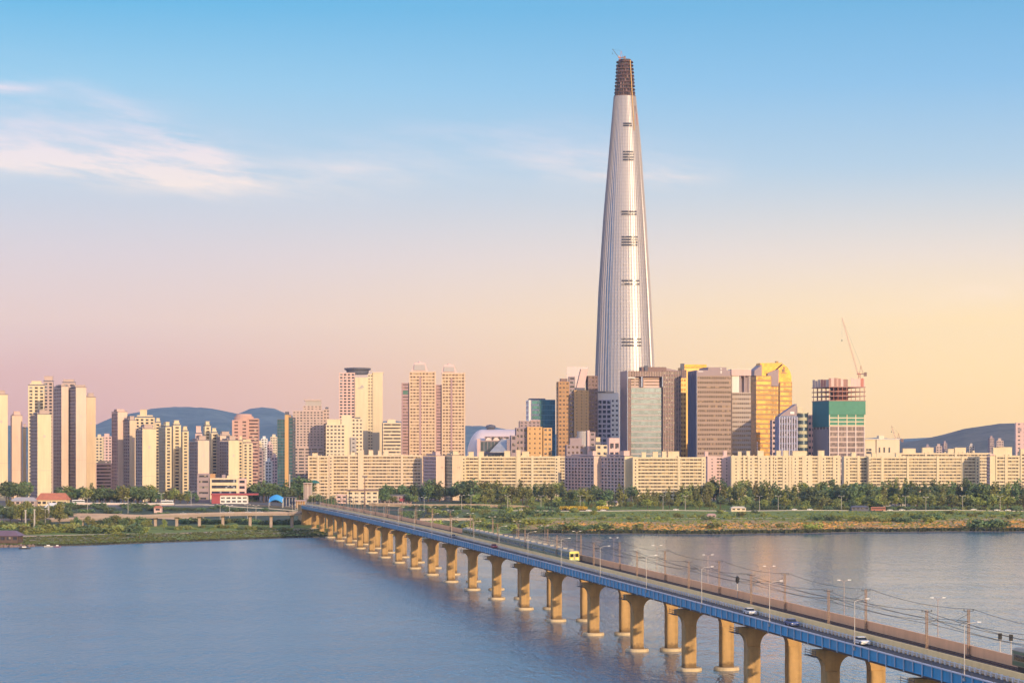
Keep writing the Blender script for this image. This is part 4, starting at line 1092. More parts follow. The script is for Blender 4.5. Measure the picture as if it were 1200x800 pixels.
b.vol(ui0 + .5, b.U(749.5, 5), 5, 11, b.H(453.5) + .05, b.H(442), pinkw, g_brown, 3, 4, 'F', .35, .3)
for x in (751.5, 776): b.box(b.U(x), b.U(x) + 1.4, .3, 3, b.H(453), b.H(441), navy, 'frame_column')
b.single('roof_plant', brown, b.U(753), b.U(782), 4, 16, zt, b.H(429.5))
b.single('roof_cabin', slate, b.U(756), b.U(760), 2, 4, b.H(434.5), b.H(428))
m_ = MB(); m_.hexa([(b.U(782), 5, zt), (b.U(798), 5, zt), (b.U(798), 15, zt), (b.U(782), 15, zt), (b.U(782), 5, b.H(430.5)), (b.U(798), 5, b.H(433.8)), (b.U(798), 15, b.H(433.8)), (b.U(782), 15, b.H(430.5))]); b.one('roof_slope', m_, mauve)
m_ = MB(); z = b.H(441.6)                            # pale roof sign, a bar and a row of small letters shapes
m_.box(1.0, 8.5, -.35, -.1, z - 1.2, z); b.one('sign_board', m_, whitew)
b.flush()
b = Bld('golden_slab', 'thin golden slab wedged between the two big brown offices', 'office tower', 797, 2260, 6)
gw = plain('gold_panel', (0.55, 0.33, 0.09), .45, .3, .12, .1, .3)
b.vol(0, b.U(804), 0, 26, 0, b.H(443), gw, g_goldd, 24, 3.4, 'FL', .5, .3)
b.box(b.U(799.5), b.U(828), 10, 26, 0, b.H(430), gw, 'gold_wall')
b.single('gold_cap', g_gold, b.U(802, 9), b.U(828, 9), 8, 26.3, b.H(430), b.H(426.5))
b.vol(b.U(798.5, 5), b.U(804, 5), 3, 10, b.H(443), b.H(433), brown, gb, 3, 3, 'FL', .5, .4)
b.box(b.U(798, 6), b.U(802, 6), 6, 9.5, b.H(433), b.H(425.5), slate, 'roof_fin')
b.flush()
b = Bld('banded_office', 'big pinkish banded office with navy glass side next to the golden slab', 'office tower', 817, 2120, 9)
vl = b.V(806.5)
b.vol(-.0, b.U(857), 0, vl, 0, b.H(440), tanband, g_brown, 25, 2.4, 'F', .46, .12)
b.box(-.5, -.06, .2, vl, 0, b.H(434), navy, 'navy_side')
for k in range(5): b.box(-.8, -.5, vl * (k + .5) / 5 - .5, vl * (k + .5) / 5 + .5, 0, b.H(433) - k * .8, plain('navy_rib', (0.14, 0.17, 0.30), .4), 'side_rib')
b.box(-.3, b.U(856), 0.1, vl, b.H(440) + .02, b.H(433.5), mauve, 'top_storey')
b.box(b.U(830), b.U(851.5), .6, vl, b.H(433.5), b.H(430), mauve, 'parapet')
m_ = MB(); m_.box(b.U(818), b.U(824), -.15, .1, b.H(435.6), b.H(434.6)); b.one('sign_board', m_, whitew)
m_ = MB(); m_.lathe([(.9, 0), (.9, 1.2)], 0, 0, 10); m_.v = [(b.U(845) + p[0], p[1] * .3 - .4 + .5, b.H(432.5) + p[2]) for p in m_.v]; b.one('sign_emblem', m_, whitew)
m_ = MB(); m_.box(b.U(844.3), b.U(845.7), -.2, .1, b.H(437.3), b.H(434)); b.one('sign_emblem', m_, whitew)
b.flush()
b = Bld('grey_annex', 'pale grey office with open roof frame on columns beside the pinkish banded office', 'office tower', 858, 2135, 4)
b.vol(0, b.U(880), 0, 24, 0, b.H(459.5), plain('pale_grey_panel', (0.44, 0.36, 0.31), .7, 0, .06, .08, .3), g_brown, 22, 1.9, 'FR', .40, .25, .2)
for x in (858.5, 867.5, 872.5, 877.5):
    u = b.U(x); m_ = MB(); m_.box(u, u + (7.5 if x < 860 else 1.5), 3, 6, b.H(459.5), b.H(440)); b.one('frame_column', m_, whitew if x < 860 else mauve)
b.single('roof_frame', pinkp, -.5, b.U(880.5), 1, 22, b.H(440), b.H(433))
b.single('roof_frame_edge', whitew, -.8, b.U(880.8), .6, 22.3, b.H(433), b.H(432.4))
b.box(b.U(862, 12), b.U(879, 12), 14, 22, b.H(459.5), b.H(440), mauve, 'back_core')
b.flush()

# ---- golden faceted building -------------------------------------------------
b = Bld('golden_office', 'faceted golden glass building with rounded right shoulder', 'office tower', 886, 2250, 14)
vl = b.V(879.5)
fr = plain('gold_brown_frame', (0.36, 0.22, 0.085), .6, .1, .1, .1, .3)
b.vol(0, b.U(904), 0, vl, 0, b.H(440), fr, g_goldd, 24, 14, 'FL', .62, .06, .25, 1)
b.vol(b.U(904) + .1, b.U(914), 3, vl, 0, b.H(452), fr, g_goldd, 22, 3, 'F', .5, .35, .3, 1)
b.vol(b.U(914) + .1, b.U(928.5), 1, vl, 0, b.H(447), fr, g_goldd, 23, 16, 'FR', .62, .05, .25, 1)
# crown facets
def wedge(name, pts, v0, v1, mat):
    m_ = MB(); m_.prism(pts, lambda p: (p[0], v0, p[1]), lambda p: (p[0], v1, p[1])); b.one(name, m_, mat)
wedge('crown_facet', [(b.U(x), b.H(y)) for x, y in ((884, 440), (884.5, 434), (893, 427), (893, 440))], .4, vl, mauve)
wedge('crown_facet', [(b.U(x), b.H(y)) for x, y in ((889, 440), (889, 436), (893, 425), (919, 424.5), (905, 437), (904, 440))], 4, vl, g_gold)
wedge('crown_facet', [(b.U(x), b.H(y)) for x, y in ((900, 452), (900, 437), (908, 433.5), (913, 432), (913, 452))], 1.2, vl, mauve)
wedge('crown_facet', [(b.U(x), b.H(y)) for x, y in ((909, 452), (909, 435), (919, 426), (924, 430), (927, 435), (928.5, 441), (928.5, 447), (914, 449))], 2.2, vl, g_gold)
m_ = MB(); m_.box(b.U(916.5), b.U(923), 1.9, 2.15, b.H(437), b.H(436.2)); m_.box(b.U(919), b.U(920.3), 1.9, 2.15, b.H(435.5), b.H(429)); m_.box(b.U(917.3), b.U(918.6), 1.9, 2.15, b.H(435.5), b.H(432)); b.one('roof_sign', m_, brown)
b.single('roof_vent', fr, b.U(912), b.U(914.5), 6, 9, b.H(427), b.H(422.5))
m_ = MB()                                             # vertical sign low on the left side
for k in range(5): m_.box(.8, 2.0, -.3, -.08, b.H(531) + k * 2.6, b.H(531) + k * 2.6 + 2.0)
b.one('vertical_sign', m_, plain('sign_pink_white', (0.75, 0.62, 0.66), .6))
b.flush()
b = Bld('small_grid_block', 'small white gridded block at foot of the golden building', 'building', 905, 2120, 4)
b.vol(0, b.U(914), 0, 12, 0, b.H(492), pinkp, g_dark, 14, 3.4, 'FL', .5, .35)
b.flush()
b = Bld('finned_office', 'purple blue finned office with wedge shaped roof', 'office tower', 913.5, 2060, 5)
fin = plain('lilac_fin', (0.40, 0.38, 0.52), .6, .1, .06, .1)
b.vol(0, b.U(934), 0, 18, 0, b.H(487), navy, g_blue, 12, 2.4, 'FL', .75, .42, .2, 2.5, .5, .5, pwall=fin)
m_ = MB(); m_.prism([(b.U(x), b.H(y)) for x, y in ((915, 487), (915, 486), (934, 473), (934, 487))], lambda p: (p[0], 1, p[1]), lambda p: (p[0], 17, p[1])); b.one('wedge_roof', m_, mauve)
b.single('roof_window', whitew, b.U(926), b.U(931), .6, .95, b.H(485), b.H(482))
b.flush()
b = Bld('round_front_office', 'greenish banded office with rounded front beside the finned office', 'office tower', 934.8, 2080, 0)
m_ = MB(); uc = b.U(941.5); rad = b.U(948.5) - uc
gm = plain('pale_green_band', (0.55, 0.52, 0.36), .7)
H_ = b.H(484.5); n = 12; h = H_ / n
for i in range(n):
    m_ = MB(); m_.lathe([(rad, i * h), (rad, i * h + h * .45)], uc, rad + 1, 24); b.one('storey_ring', m_, gm)
    m_ = MB(); m_.lathe([(rad - .3, i * h + h * .45), (rad - .3, (i + 1) * h)], uc, rad + 1, 24); b.one('window_band', m_, g_green)
b.box(b.U(935), b.U(941), 4, 14, H_, b.H(476), cream2, 'roof_house')
m_ = MB(); m_.lathe([(rad + .2, H_), (rad + .2, H_ + 1)], uc, rad + 1, 24); b.one('roof_edge', m_, gm)
b.flush()
b = Bld('pink_side_block', 'pinkish block between the rounded office and the building under construction', 'building', 947, 2150, 4)
b.vol(0, b.U(955), 0, 16, 0, b.H(486), sal, g_dark, 13, 4, 'FL', .45, .3)
b.flush()

# ---- building under construction with green netting ----------------------------
b = Bld('construction_tower', 'building under construction wrapped in green netting with bare floors on top', 'construction site', 972, 2050, 14)
vl = b.V(953); u1 = b.U(1013)
netg = plain('green_net', (0.09, 0.25, 0.17), .9, 0, .12, .3, .4); nett = plain('teal_net', (0.035, 0.17, 0.185), .9, 0, .12, .3, .4)
slabm = plain('raw_slab', (0.36, 0.20, 0.17), .9); steelr = plain('red_steel', (0.45, 0.16, 0.12), .7)
gcw = glass('new_curtain_wall', (0.16, 0.12, 0.13), (1.6, 3.6), .15, .1, (.3, .24, .22))
wht = plain('pale_mullion', (0.62, 0.52, 0.50), .7)
b.vol(0, u1, 0, vl, 0, b.H(499), pinkw, gcw, 13, 8.5, 'FLR', .72, .12, .15, .8, .25, .4, pwall=wht)
b.box(-.6, -.3, 2, vl - 1, 0, b.H(503), mauve, 'side_panel')
z0 = b.H(498.9); z1 = b.H(485.5)
b.single('lower_net', netg, .3, u1 - .3, .3, vl - .3, z0, z1)
for k in range(3): b.box(-.2, u1 + .2, -.2, vl + .2, z0 + (z1 - z0) * k / 3, z0 + (z1 - z0) * k / 3 + .9, cream2, 'slab_edge')
for k in range(5): b.box(u1 * k / 4 - .4, u1 * k / 4 + .4, -.25, .5, z0 + .9, z1, cream2, 'slab_edge_column')
b.single('upper_net', netg, -.8, u1 + .8, -.9, -.5, z1, b.H(469))
b.single('upper_net', netg, u1 + .45, u1 + .8, -.45, vl, z1, b.H(469))
b.single('side_net', nett, -1.0, -.6, -.4, vl, b.H(500), b.H(469))
b.single('core', slabm, u1 * .35, u1 * .7, vl * .35, vl * .7, z1, b.H(452))
zf0, zf1 = b.H(469), b.H(453)
for k in range(4):
    z = zf0 + (zf1 - zf0) * k / 3
    m_ = MB(); m_.box(-1.2, u1 + 1.0, -1, vl + 1, z - .5, z + .3); b.one('floor_slab', m_, slabm)
    if k < 3:
        for i in range(9):
            for (uu, vv) in ((u1 * i / 8, 0.4), (u1 * i / 8, vl - .6)):
                m_ = MB(); m_.box(uu - .25, uu + .25, vv - .25, vv + .25, z + .3, z + (zf1 - zf0) / 3 - .5); b.one('column', m_, steelr)
        for i in range(1, 4):
            m_ = MB(); m_.box(-.3, .3, vl * i / 4 - .25, vl * i / 4 + .25, z + .3, z + (zf1 - zf0) / 3 - .5); b.one('column', m_, steelr)
rr = random.Random(5); u = -1
while u < u1:
    wd = rr.uniform(1.2, 3.4)
    if not (u1 * .38 < u < u1 * .55 and rr.random() < .5):
        m_ = MB(); m_.box(u, min(u + wd - .2, u1 + .8), -.9, -.6, zf1 + .3, b.H(443.5) + rr.uniform(-.8, .8)); b.one('formwork_panel', m_, rr.choice([slabm, pinkp, steelr, sal]))
    u += wd
for i in range(6):
    m_ = MB(); m_.box(-1.1, -.8, vl * i / 6, vl * (i + .85) / 6, zf1 + .3, b.H(444) + rr.uniform(-.8, .8)); b.one('formwork_panel', m_, rr.choice([slabm, pinkw, steelr]))
b.flush()
ct = b
def crane(name, label, x, Y, zbase, h, jib, ang_deg, phi=180, dark=False):
    """luffing tower crane: mast, slewing cab, raised lattice jib, counter jib, pendant"""
    root = thing(name, label, 'crane', (px(x, Y), Y, zbase), R(phi))
    cm = slate if dark else plain('crane_red_white', (0.62, 0.34, 0.28), .6)
    mb = MB(); lattice(mb, 0, 0, 0, h, 1.6, .14); mb.build('mast', steelr, root)
    mb = MB(); mb.box(-1.6, 2.2, -1.3, 1.3, h, h + 1.0); mb.build('slewing_platform', steelr, root)
    mb = MB(); mb.box(.6, 2.0, -1.9, -.6, h + 1.0, h + 3.0); mb.build('cab', cream2, root)
    mb = MB(); mb.box(-7, -1.5, -1.2, 1.2, h + .2, h + 1.0); mb.box(-7.2, -4.6, -1.3, 1.3, h - 1.6, h + 2.2); mb.build('counterweight', brown, root)
    mb = MB(); mb.tube((-3.5, 0, h + 1), (-1.5, 0, h + 9), .2); mb.tube((-.2, 0, h + 1), (-1.5, 0, h + 9), .2); mb.build('a_frame', steelr, root)
    a = R(ang_deg); p0 = Vector((1.4, 0, h + 1)); d = Vector((math.cos(a), 0, math.sin(a))); nrm = Vector((-math.sin(a), 0, math.cos(a)))
    mb = MB(); n = int(jib / 2.2); r = .12
    def q(i, k):
        c = p0 + d * (jib * i / n); wdt = .75 * (1 - .55 * i / n)
        return c + (nrm * wdt if k == 0 else (Vector((0, 1, 0)) * (wdt if k == 1 else -wdt) - nrm * wdt * .6))
    for i in range(n):
        for k in range(3):
            mb.tube(q(i, k), q(i + 1, k), r, r, 4); mb.tube(q(i, k), q(i + 1, (k + 1) % 3), r * .7, r * .7, 4)
    mb.build('jib', cm, root)
    tip = p0 + d * jib
    mb = MB(); mb.tube((-1.5, 0, h + 9), tip, .07, .07, 4); mb.build('pendant', m_wire, root)
    mb = MB(); mb.tube(tip, tip - Vector((0, 0, jib * .38)), .05, .05, 4); hb_ = tip - Vector((0, 0, jib * .38)); mb.box(hb_.x - .4, hb_.x + .4, -.4, .4, hb_.z - 1.4, hb_.z); mb.build('hook_block', m_wire, root)
    return root
crane('tower_crane', 'tall red tower crane with raised lattice jib above the green netted building', 1007, 2060, ez(453, 2060), 12, 57, 74)
crane('tower_crane', 'small distant crane standing behind the beige windowless hall', 1051.5, 2500, ez(528, 2500), 12, 18, 72)
b = Bld('beige_hall', 'beige windowless hall with three slot windows right of the green netted building', 'hall', 1014, 2150, 6)
b.box(0, b.U(1027), 1, 26, 0, b.H(514.5), cream2, 'wall')
b.box(b.U(1027) + .05, b.U(1054), -.6, 26, 0, b.H(514.8), cream2, 'front_wall')
b.single('roof_edge', whitew, -.4, b.U(1054.6), -1, 26.4, b.H(514.5), b.H(513.8))
for x in (1029.5, 1035, 1041): b.single('slot_window', g_dark, b.U(x), b.U(x) + 1.7, -.72, -.55, b.H(530), b.H(524))
for y in (528, 531.5): b.single('louvre', g_dark, b.U(1015.5), b.U(1021.5), .88, 1.05, b.H(y), b.H(y - 2.6))
b.single('roof_house', cream2, b.U(1032), b.U(1038), 6, 14, b.H(513.8), b.H(510))
b.flush()
b = Bld('apartment_tower', 'pinkish tower at the right border in front of the hill', 'apartment tower', 1190.5, 2300, -10)
b.vol(0, b.U(1212), 0, 18, 0, b.H(495), pinkp, g_dark, 17, 6, 'F', .3, .65)
b.single('emblem', mauve, b.U(1193), b.U(1197), -.3, -.05, b.H(505), b.H(501.5))
b.flush()

# ---- the supertall tower ------------------------------------------------------
TY = 2620.0
PROF = [(455, 699.2, 768.8), (430, 699.6, 768.8), (340, 703.2, 764.3), (250, 709.2, 758.6), (160, 717.0, 752.0), (108, 721.5, 746.5), (66, 724.3, 743.6), (60, 724.6, 743.2)]
def tw(y): return interp(-y, [(-a, (c - b_) / 2 / F * TY) for a, b_, c in PROF])
def tcx(y): return interp(-y, [(-a, px((c + b_) / 2, TY)) for a, b_, c in PROF])
ybase = HY + (CAM_H - 12) * F / TY
TX = px(734, TY)
root = thing('supertall_tower', 'very tall tapering silver glass skyscraper with unclad brown top', 'skyscraper', (TX, TY + 36, 11.5))
def sup(th):
    a = th - R(-5); n = 2.45
    return (abs(math.cos(a)) ** n + abs(math.sin(a)) ** n) ** (-1.0 / n)
SUPX = max(sup(R(k)) * math.cos(R(k)) for k in range(-90, 90))
def trad(th, y):
    """superellipse cross-section turned by 12 degrees; th in radians, local"""
    return sup(th) * tw(y) / SUPX
def tpt(th, y, off=0.0):
    yy = min(y, 455)
    r = trad(th, yy) + off
    return (tcx(yy) - TX + r * math.cos(th), r * math.sin(th), ez(y, TY) - 11.5)
m_tg, t, bs = new_mat('tower_glass')
oc = t.node('ShaderNodeTexCoord').outputs['Object']
sp = t.node('ShaderNodeSeparateXYZ'); t.link(oc, sp.inputs[0])
fz = t.math('FRACT', t.math('DIVIDE', sp.outputs[2], 4.4))
thn = t.math('ARCTAN2', sp.outputs[1], sp.outputs[0])
cellv = t.node('ShaderNodeCombineXYZ'); t.link(t.math('FLOOR', t.math('MULTIPLY', thn, 30.0)), cellv.inputs[0]); t.link(t.math('FLOOR', t.math('DIVIDE', sp.outputs[2], 4.4)), cellv.inputs[1])
wn = t.node('ShaderNodeTexWhiteNoise', noise_dimensions='3D'); t.link(cellv.outputs[0], wn.inputs['Vector'])
ga = t.mix(wn.outputs['Value'], (0.42, 0.395, 0.42, 1), (0.46, 0.435, 0.455, 1))
ga = t.mix(t.math('LESS_THAN', fz, 0.22), ga, (0.385, 0.365, 0.385, 1))
t.link(ga, bs.inputs['Base Color']); bs.inputs['Metallic'].default_value = 0.50; bs.inputs['Roughness'].default_value = 0.48
m_fin = plain('tower_fin', (0.44, 0.41, 0.43), .6, .1, .05, .02)
m_crown = plain('crown_concrete', (0.115, 0.055, 0.045), .9, 0, .35, .25)
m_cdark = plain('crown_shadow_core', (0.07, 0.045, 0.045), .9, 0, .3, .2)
NS = 120
ys = [108 + (ybase - 108) * i / 60 for i in range(61)]
# the notch runs up the right hand corner: leave out that wedge of the shell
notch_a, notch_b = R(-39), R(-31)
def th_of(i): return R(-180) + 2 * math.pi * i / NS
mb = MB()
idx = {}
for j, y in enumerate(ys):
    for i in range(NS):
        th = th_of(i); inn = notch_a < th < notch_b
        mb.v.append(tpt(th, y, -2.2 if inn else 0.0))
for j in range(len(ys) - 1):
    for i in range(NS):
        k = (i + 1) % NS; mb.f.append((j * NS + i, j * NS + k, (j + 1) * NS + k, (j + 1) * NS + i)); mb.m.append(0)
mb.f.append(tuple(range(NS))); mb.m.append(0)
for q, f in enumerate(mb.f[:-1]):
    if R(-143) < th_of(q % NS) < R(-125): mb.m[q] = 1      # shade of the left corner turning away, painted as darker blue glass
mb.build('glass_shell', [m_tg, glass('tower_corner_shade_glass', (0.22, 0.26, 0.36), (3.0, 4.4), .2, 0, metal=.55, var=.15)], root)
for i in range(0, NS, 2):                                # vertical fins
    th = th_of(i) + math.pi / NS * .6
    if notch_a - .03 < th < notch_b + .03 or math.sin(th) > 0.55: continue
    mb = MB(); q = len(mb.v)
    for y in ys:
        for dth, off in ((-.005, -.1), (-.005, .9), (.005, .9), (.005, -.1)): mb.v.append(tpt(th + dth * 60 / max(20, tw(min(y, 455)) * 2) , y, off))
    for j in range(len(ys) - 1):
        for k in range(4): mb.f.append((j * 4 + k, j * 4 + (k + 1) % 4, (j + 1) * 4 + (k + 1) % 4, (j + 1) * 4 + k)); mb.m.append(0)
    mb.build('fin', m_fin, root)
mb = MB()                                                  # dark seam in the notch
for y in ys:
    for th, off in ((notch_a + .02, -1.2), (notch_b - .02, -1.2)): mb.v.append(tpt(th, y, off))
for j in range(len(ys) - 1): mb.f.append((j * 2, j * 2 + 1, j * 2 + 3, j * 2 + 2)); mb.m.append(0)
mb.build('seam', plain('seam_dark', (0.13, 0.095, 0.105), .8), root)
# louvred plant-floor bands
def louvre(y, xa, xb):
    tha = min((abs(tpt(R(q), y)[0] + TX - px(xa, TY)), R(q)) for q in [k * .5 for k in range(-280, -100)])[1]
    thb = min((abs(tpt(R(q), y)[0] + TX - px(xb, TY)), R(q)) for q in [k * .5 for k in range(-240, -60)])[1]
    mb = MB(); n = 8
    for dy in (0.85, -0.85):
        for off in (1.3, -.2):
            for k in range(n + 1): mb.v.append(tpt(tha + (thb - tha) * k / n, y + dy, off))
    a, b2, c, d = 0, n + 1, 2 * n + 2, 3 * n + 3
    for k in range(n):
        for p, q in ((a, c), (c, d), (d, b2), (b2, a)): mb.f.append((p + k, p + k + 1, q + k + 1, q + k)); mb.m.append(0)
    mb.f.append((a, c, d, b2)); mb.f.append((a + n, b2 + n, d + n, c + n)); mb.m += [0, 0]
    mb.build('louvre_band', g_dark, root)
for rows, xa, xb in (((142, 144.6), 731.5, 741), ((175.8, 179, 182.2, 185.3), 731, 743), ((246.8, 250), 728.5, 746), ((276.8, 280, 283.2, 286.4), 729, 747), ((328.5, 332.5), 729, 749), ((397, 400.8, 404.6), 729, 751)):
    for y in rows: louvre(y, xa, xb)
# unclad top: core, floor slabs, scaffold posts
mb = MB(); q = len(mb.v)
for y in (112, 90, 64):
    for i in range(24): mb.v.append(tpt(2 * math.pi * i / 24, y, -2.2))
for j in range(2):
    for i in range(24): mb.f.append((j * 24 + i, j * 24 + (i + 1) % 24, (j + 1) * 24 + (i + 1) % 24, (j + 1) * 24 + i)); mb.m.append(0)
mb.f.append(tuple(48 + i for i in range(24))); mb.m.append(0)
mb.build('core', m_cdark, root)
rr = random.Random(3)
for k in range(11):
    y = 108 - k * 4.05
    mb = MB(); n = 32
    for yy, off in ((y, .3), (y - 1.0, .3), (y - 1.0, -3), (y, -3)):
        for i in range(n): mb.v.append(tpt(2 * math.pi * i / n, yy, off + rr.uniform(-.25, .45)))
    for q in range(4):
        for i in range(n): mb.f.append((q * n + i, q * n + (i + 1) % n, ((q + 1) % 4) * n + (i + 1) % n, ((q + 1) % 4) * n + i)); mb.m.append(0)
    mb.build('floor_slab', m_crown, root)
    if k < 10:
        for i in range(0, 40):
            th = math.pi + math.pi * (i + .5) / 40
            if rr.random() < .35: continue
            if rr.random() < .5 and k > 0: continue
            mb = MB(); a0 = tpt(th - .03, y - 1.0, -.3); a1 = tpt(th + .03, y - 1.0, -.3); b0 = tpt(th - .03, y - 4.05, -.3); b1 = tpt(th + .03, y - 4.05, -.3)
            c0 = tpt(th - .03, y - 1.0, -.8); c1 = tpt(th + .03, y - 1.0, -.8); d0 = tpt(th - .03, y - 4.05, -.8); d1 = tpt(th + .03, y - 4.05, -.8)
            mb.hexa([a0, a1, c1, c0, b0, b1, d1, d0]); LP = locals().setdefault('crown_panels', []); LP.append((mb, rr.choice([m_crown, m_crown, m_cdark, brown])))
for i, (mb, mm) in enumerate(crown_panels):
    if i < 98: mb.build('edge_panel', mm, root)
yl = plain('yellow_hoist', (0.60, 0.36, 0.10), .6)
mb = MB()
for y0_, y1_ in ((150, 66),):
    for th in (R(-58),):
        p0 = Vector(tpt(th, y0_, 1.2)); p1 = Vector(tpt(th, y1_, 1.2)); mb.tube(p0, p1, .6, .6, 4)
mb.build('hoist_rail', yl, root)
for y0_, y1_, thd, mm in ((128, 120, -40, m_crown), (143, 129, -26, steelr)):
    mb = MB(); a = R(thd); mb.hexa([tpt(a - .12, y0_, .1), tpt(a + .12, y0_, .1), tpt(a + .12, y0_, -1.5), tpt(a - .12, y0_, -1.5), tpt(a - .12, y1_, .5), tpt(a + .12, y1_, .5), tpt(a + .12, y1_, -1.5), tpt(a - .12, y1_, -1.5)]); mb.build('unclad_patch', mm, root)
crane('tower_crane', 'small dark crane on the very top of the supertall tower', 726.5, TY + 20, ez(67, TY), 2.5, 13, 52, 180, True)
# ------------------------------------------------------------------ roads on the far bank, viaduct
m_road = plain('road_asphalt', (0.10, 0.09, 0.085), .9, 0, .1, .1)
m_wallc = plain('retaining_concrete', (0.52, 0.42, 0.34), .9, 0, .12, .15, .5)
m_sand = plain('path_concrete', (0.42, 0.34, 0.27), .9, 0, .1, .1)
def strip(name, pts, width, mat, lift=0.12, kind='structure'):
    """road ribbon: pts = [(px x, Y)]; follows the terrain, with kerb thickness"""
    P = []
    for (x0, Y0), (x1, Y1) in zip(pts, pts[1:]):
        n = max(1, int(abs(px(x1, Y1) - px(x0, Y0)) / 14))
        for i in range(n): t_ = i / n; Y = Y0 + (Y1 - Y0) * t_; X = px(x0, Y0) + (px(x1, Y1) - px(x0, Y0)) * t_; P.append((X, Y))
    P.append((px(*pts[-1]), pts[-1][1]))
    mb = MB()
    for X, Y in P:
        z = max(ground(X, Y - width / 2), ground(X, Y + width / 2)) + lift
        for dy, dz in ((-width / 2, 0), (width / 2, 0), (width / 2, -1.5), (-width / 2, -1.5)): mb.v.append((X, Y + dy, z + dz))
    for j in range(len(P) - 1):
        for k in range(4): mb.f.append((j * 4 + k, j * 4 + (k + 1) % 4, j * 4 + 4 + (k + 1) % 4, j * 4 + 4 + k)); mb.m.append(0)
    return tag(mb.build(name, mat), kind=kind)
strip('riverside_road', [(395, 1735), (520, 1730), (700, 1735), (1000, 1745), (1300, 1760)], 15, m_road)
strip('riverside_path', [(560, 1600), (760, 1612), (900, 1600), (1050, 1590), (1260, 1600)], 4, m_sand)
strip('riverside_path', [(-40, 1300), (120, 1330), (240, 1372), (380, 1430)], 5, m_sand)
strip('levee_road', [(-60, 1690), (80, 1690), (360, 1700)], 12, m_road)
def wall_run(name, label, pts, h, mat, cat='wall', cap=None, th=.6):
    root = thing(name, label, cat, (px(*pts[0]), pts[0][1], ground(px(*pts[0]), pts[0][1])))
    o = root.location
    mb = MB(); mc = MB()
    for (x0, Y0), (x1, Y1) in zip(pts, pts[1:]):
        n = max(1, int(abs(px(x1, Y1) - px(x0, Y0)) / 12)); prev = None
        for i in range(n + 1):
            q = i / n; Y = Y0 + (Y1 - Y0) * q; X = px(x0, Y0) + (px(x1, Y1) - px(x0, Y0)) * q; z = ground(X, Y)
            if prev:
                a, b_ = prev, (X, Y, z)
                mb.hexa([(a[0] - o.x, a[1] - o.y, a[2] - o.z - 1), (b_[0] - o.x, b_[1] - o.y, b_[2] - o.z - 1), (b_[0] - o.x, b_[1] + th - o.y, b_[2] - o.z - 1), (a[0] - o.x, a[1] + th - o.y, a[2] - o.z - 1),
                         (a[0] - o.x, a[1] - o.y, a[2] - o.z + h), (b_[0] - o.x, b_[1] - o.y, b_[2] - o.z + h), (b_[0] - o.x, b_[1] + th - o.y, b_[2] - o.z + h), (a[0] - o.x, a[1] + th - o.y, a[2] - o.z + h)])
                if cap: mc.hexa([(p_[0] - o.x, p_[1] + d_ - o.y, p_[2] - o.z + h + e_) for e_ in (0.01, .35) for p_, d_ in ((a, -.15), (b_, -.15), (b_, th + .15), (a, th + .15))])
            prev = (X, Y, z)
    mb.build('wall_panels', mat, root)
    if cap: mc.build('coping', cap, root)
    return root
wall_run('retaining_wall', 'long beige retaining wall with pale coping behind the far end of the bridge', [(432, 1775), (500, 1772), (620, 1772)], 2.3, plain('weathered_wall', (0.34, 0.25, 0.17), .9, 0, .25, .2, .5), cap=m_wallc)
wall_run('guard_wall', 'low pale parapet wall along the top of the left grass slope', [(72, 1672), (140, 1674), (204, 1676)], 1.3, plain('parapet_pale', (0.62, 0.50, 0.45), .9), cap=m_white)
wall_run('guard_wall', 'thin pale guard rail along the top of the slope left of the bridge end', [(205, 1676), (280, 1678), (352, 1680)], 0.5, m_pole)
wall_run('guard_wall', 'long low white guard rail along the riverside road on the right bank', [(600, 1724), (800, 1727), (1000, 1736), (1260, 1746)], 0.45, m_pole)
wall_run('sand_bank_wall', 'pale sandy quay wall right of the far end of the bridge', [(492, 1556), (560, 1552)], 1.6, m_wallc, cap=m_sand)

# left riverside viaduct
vd = thing('road_viaduct', 'concrete road viaduct on slim columns left of the rail bridge', 'viaduct', (0, 0, 0))
VD = [(-60, 1470, 6.5), (60, 1462, 7.5), (150, 1455, 9.6), (200, 1452, 11.0), (280, 1450, 12.2), (352, 1452, 12.4)]
def vpt(i, wv, z):
    x, Y, e = i; return Vector((px(x, Y), Y + wv, e + z))
m_vd = plain('viaduct_concrete', (0.43, 0.33, 0.28), .9, 0, .12, .15, .5)
for nm, sec, mt in (('deck', [(0, -1.6), (11, -1.6), (11.6, -.1), (-.6, -.1)], m_vd), ('road_surface', [(0, -.09), (11, -.09), (11, .02), (0, .02)], m_road), ('parapet', [(-.6, -.09), (-.25, -.09), (-.25, .85), (-.6, .85)], m_vd), ('parapet', [(11.25, -.09), (11.6, -.09), (11.6, .85), (11.25, .85)], m_vd)):
    mb = MB(); mb.sweep(sec, VD, vpt); mb.build(nm, mt, vd)
for x in (40, 96, 152, 182, 207, 233.5, 261, 293, 317.5, 342):
    e = interp(x, [(a, c) for a, b_, c in VD]); Y = interp(x, [(a, b_) for a, b_, c in VD]); X = px(x, Y + 5); g = ground(X, Y + 5)
    mb = MB(); mb.vprism([(X + a, Y + 5.5 + c) for a, c in rrect(1.0, 1.4, .5)], g - 1, e - 2.6); mb.build('column', m_vd, vd)
    mb = MB(); mb.hexa([(X - 1.1, Y + 4, e - 2.7), (X + 1.1, Y + 4, e - 2.7), (X + 1.1, Y + 7, e - 2.7), (X - 1.1, Y + 7, e - 2.7), (X - 1.1, Y + .8, e - 1.6), (X + 1.1, Y + .8, e - 1.6), (X + 1.1, Y + 10.2, e - 1.6), (X - 1.1, Y + 10.2, e - 1.6)]); mb.build('column_head', m_vd, vd)
rp = thing('road_ramp', 'lower pinkish ramp road with parapet in front of the left grass slope', 'ramp', (0, 0, 0))
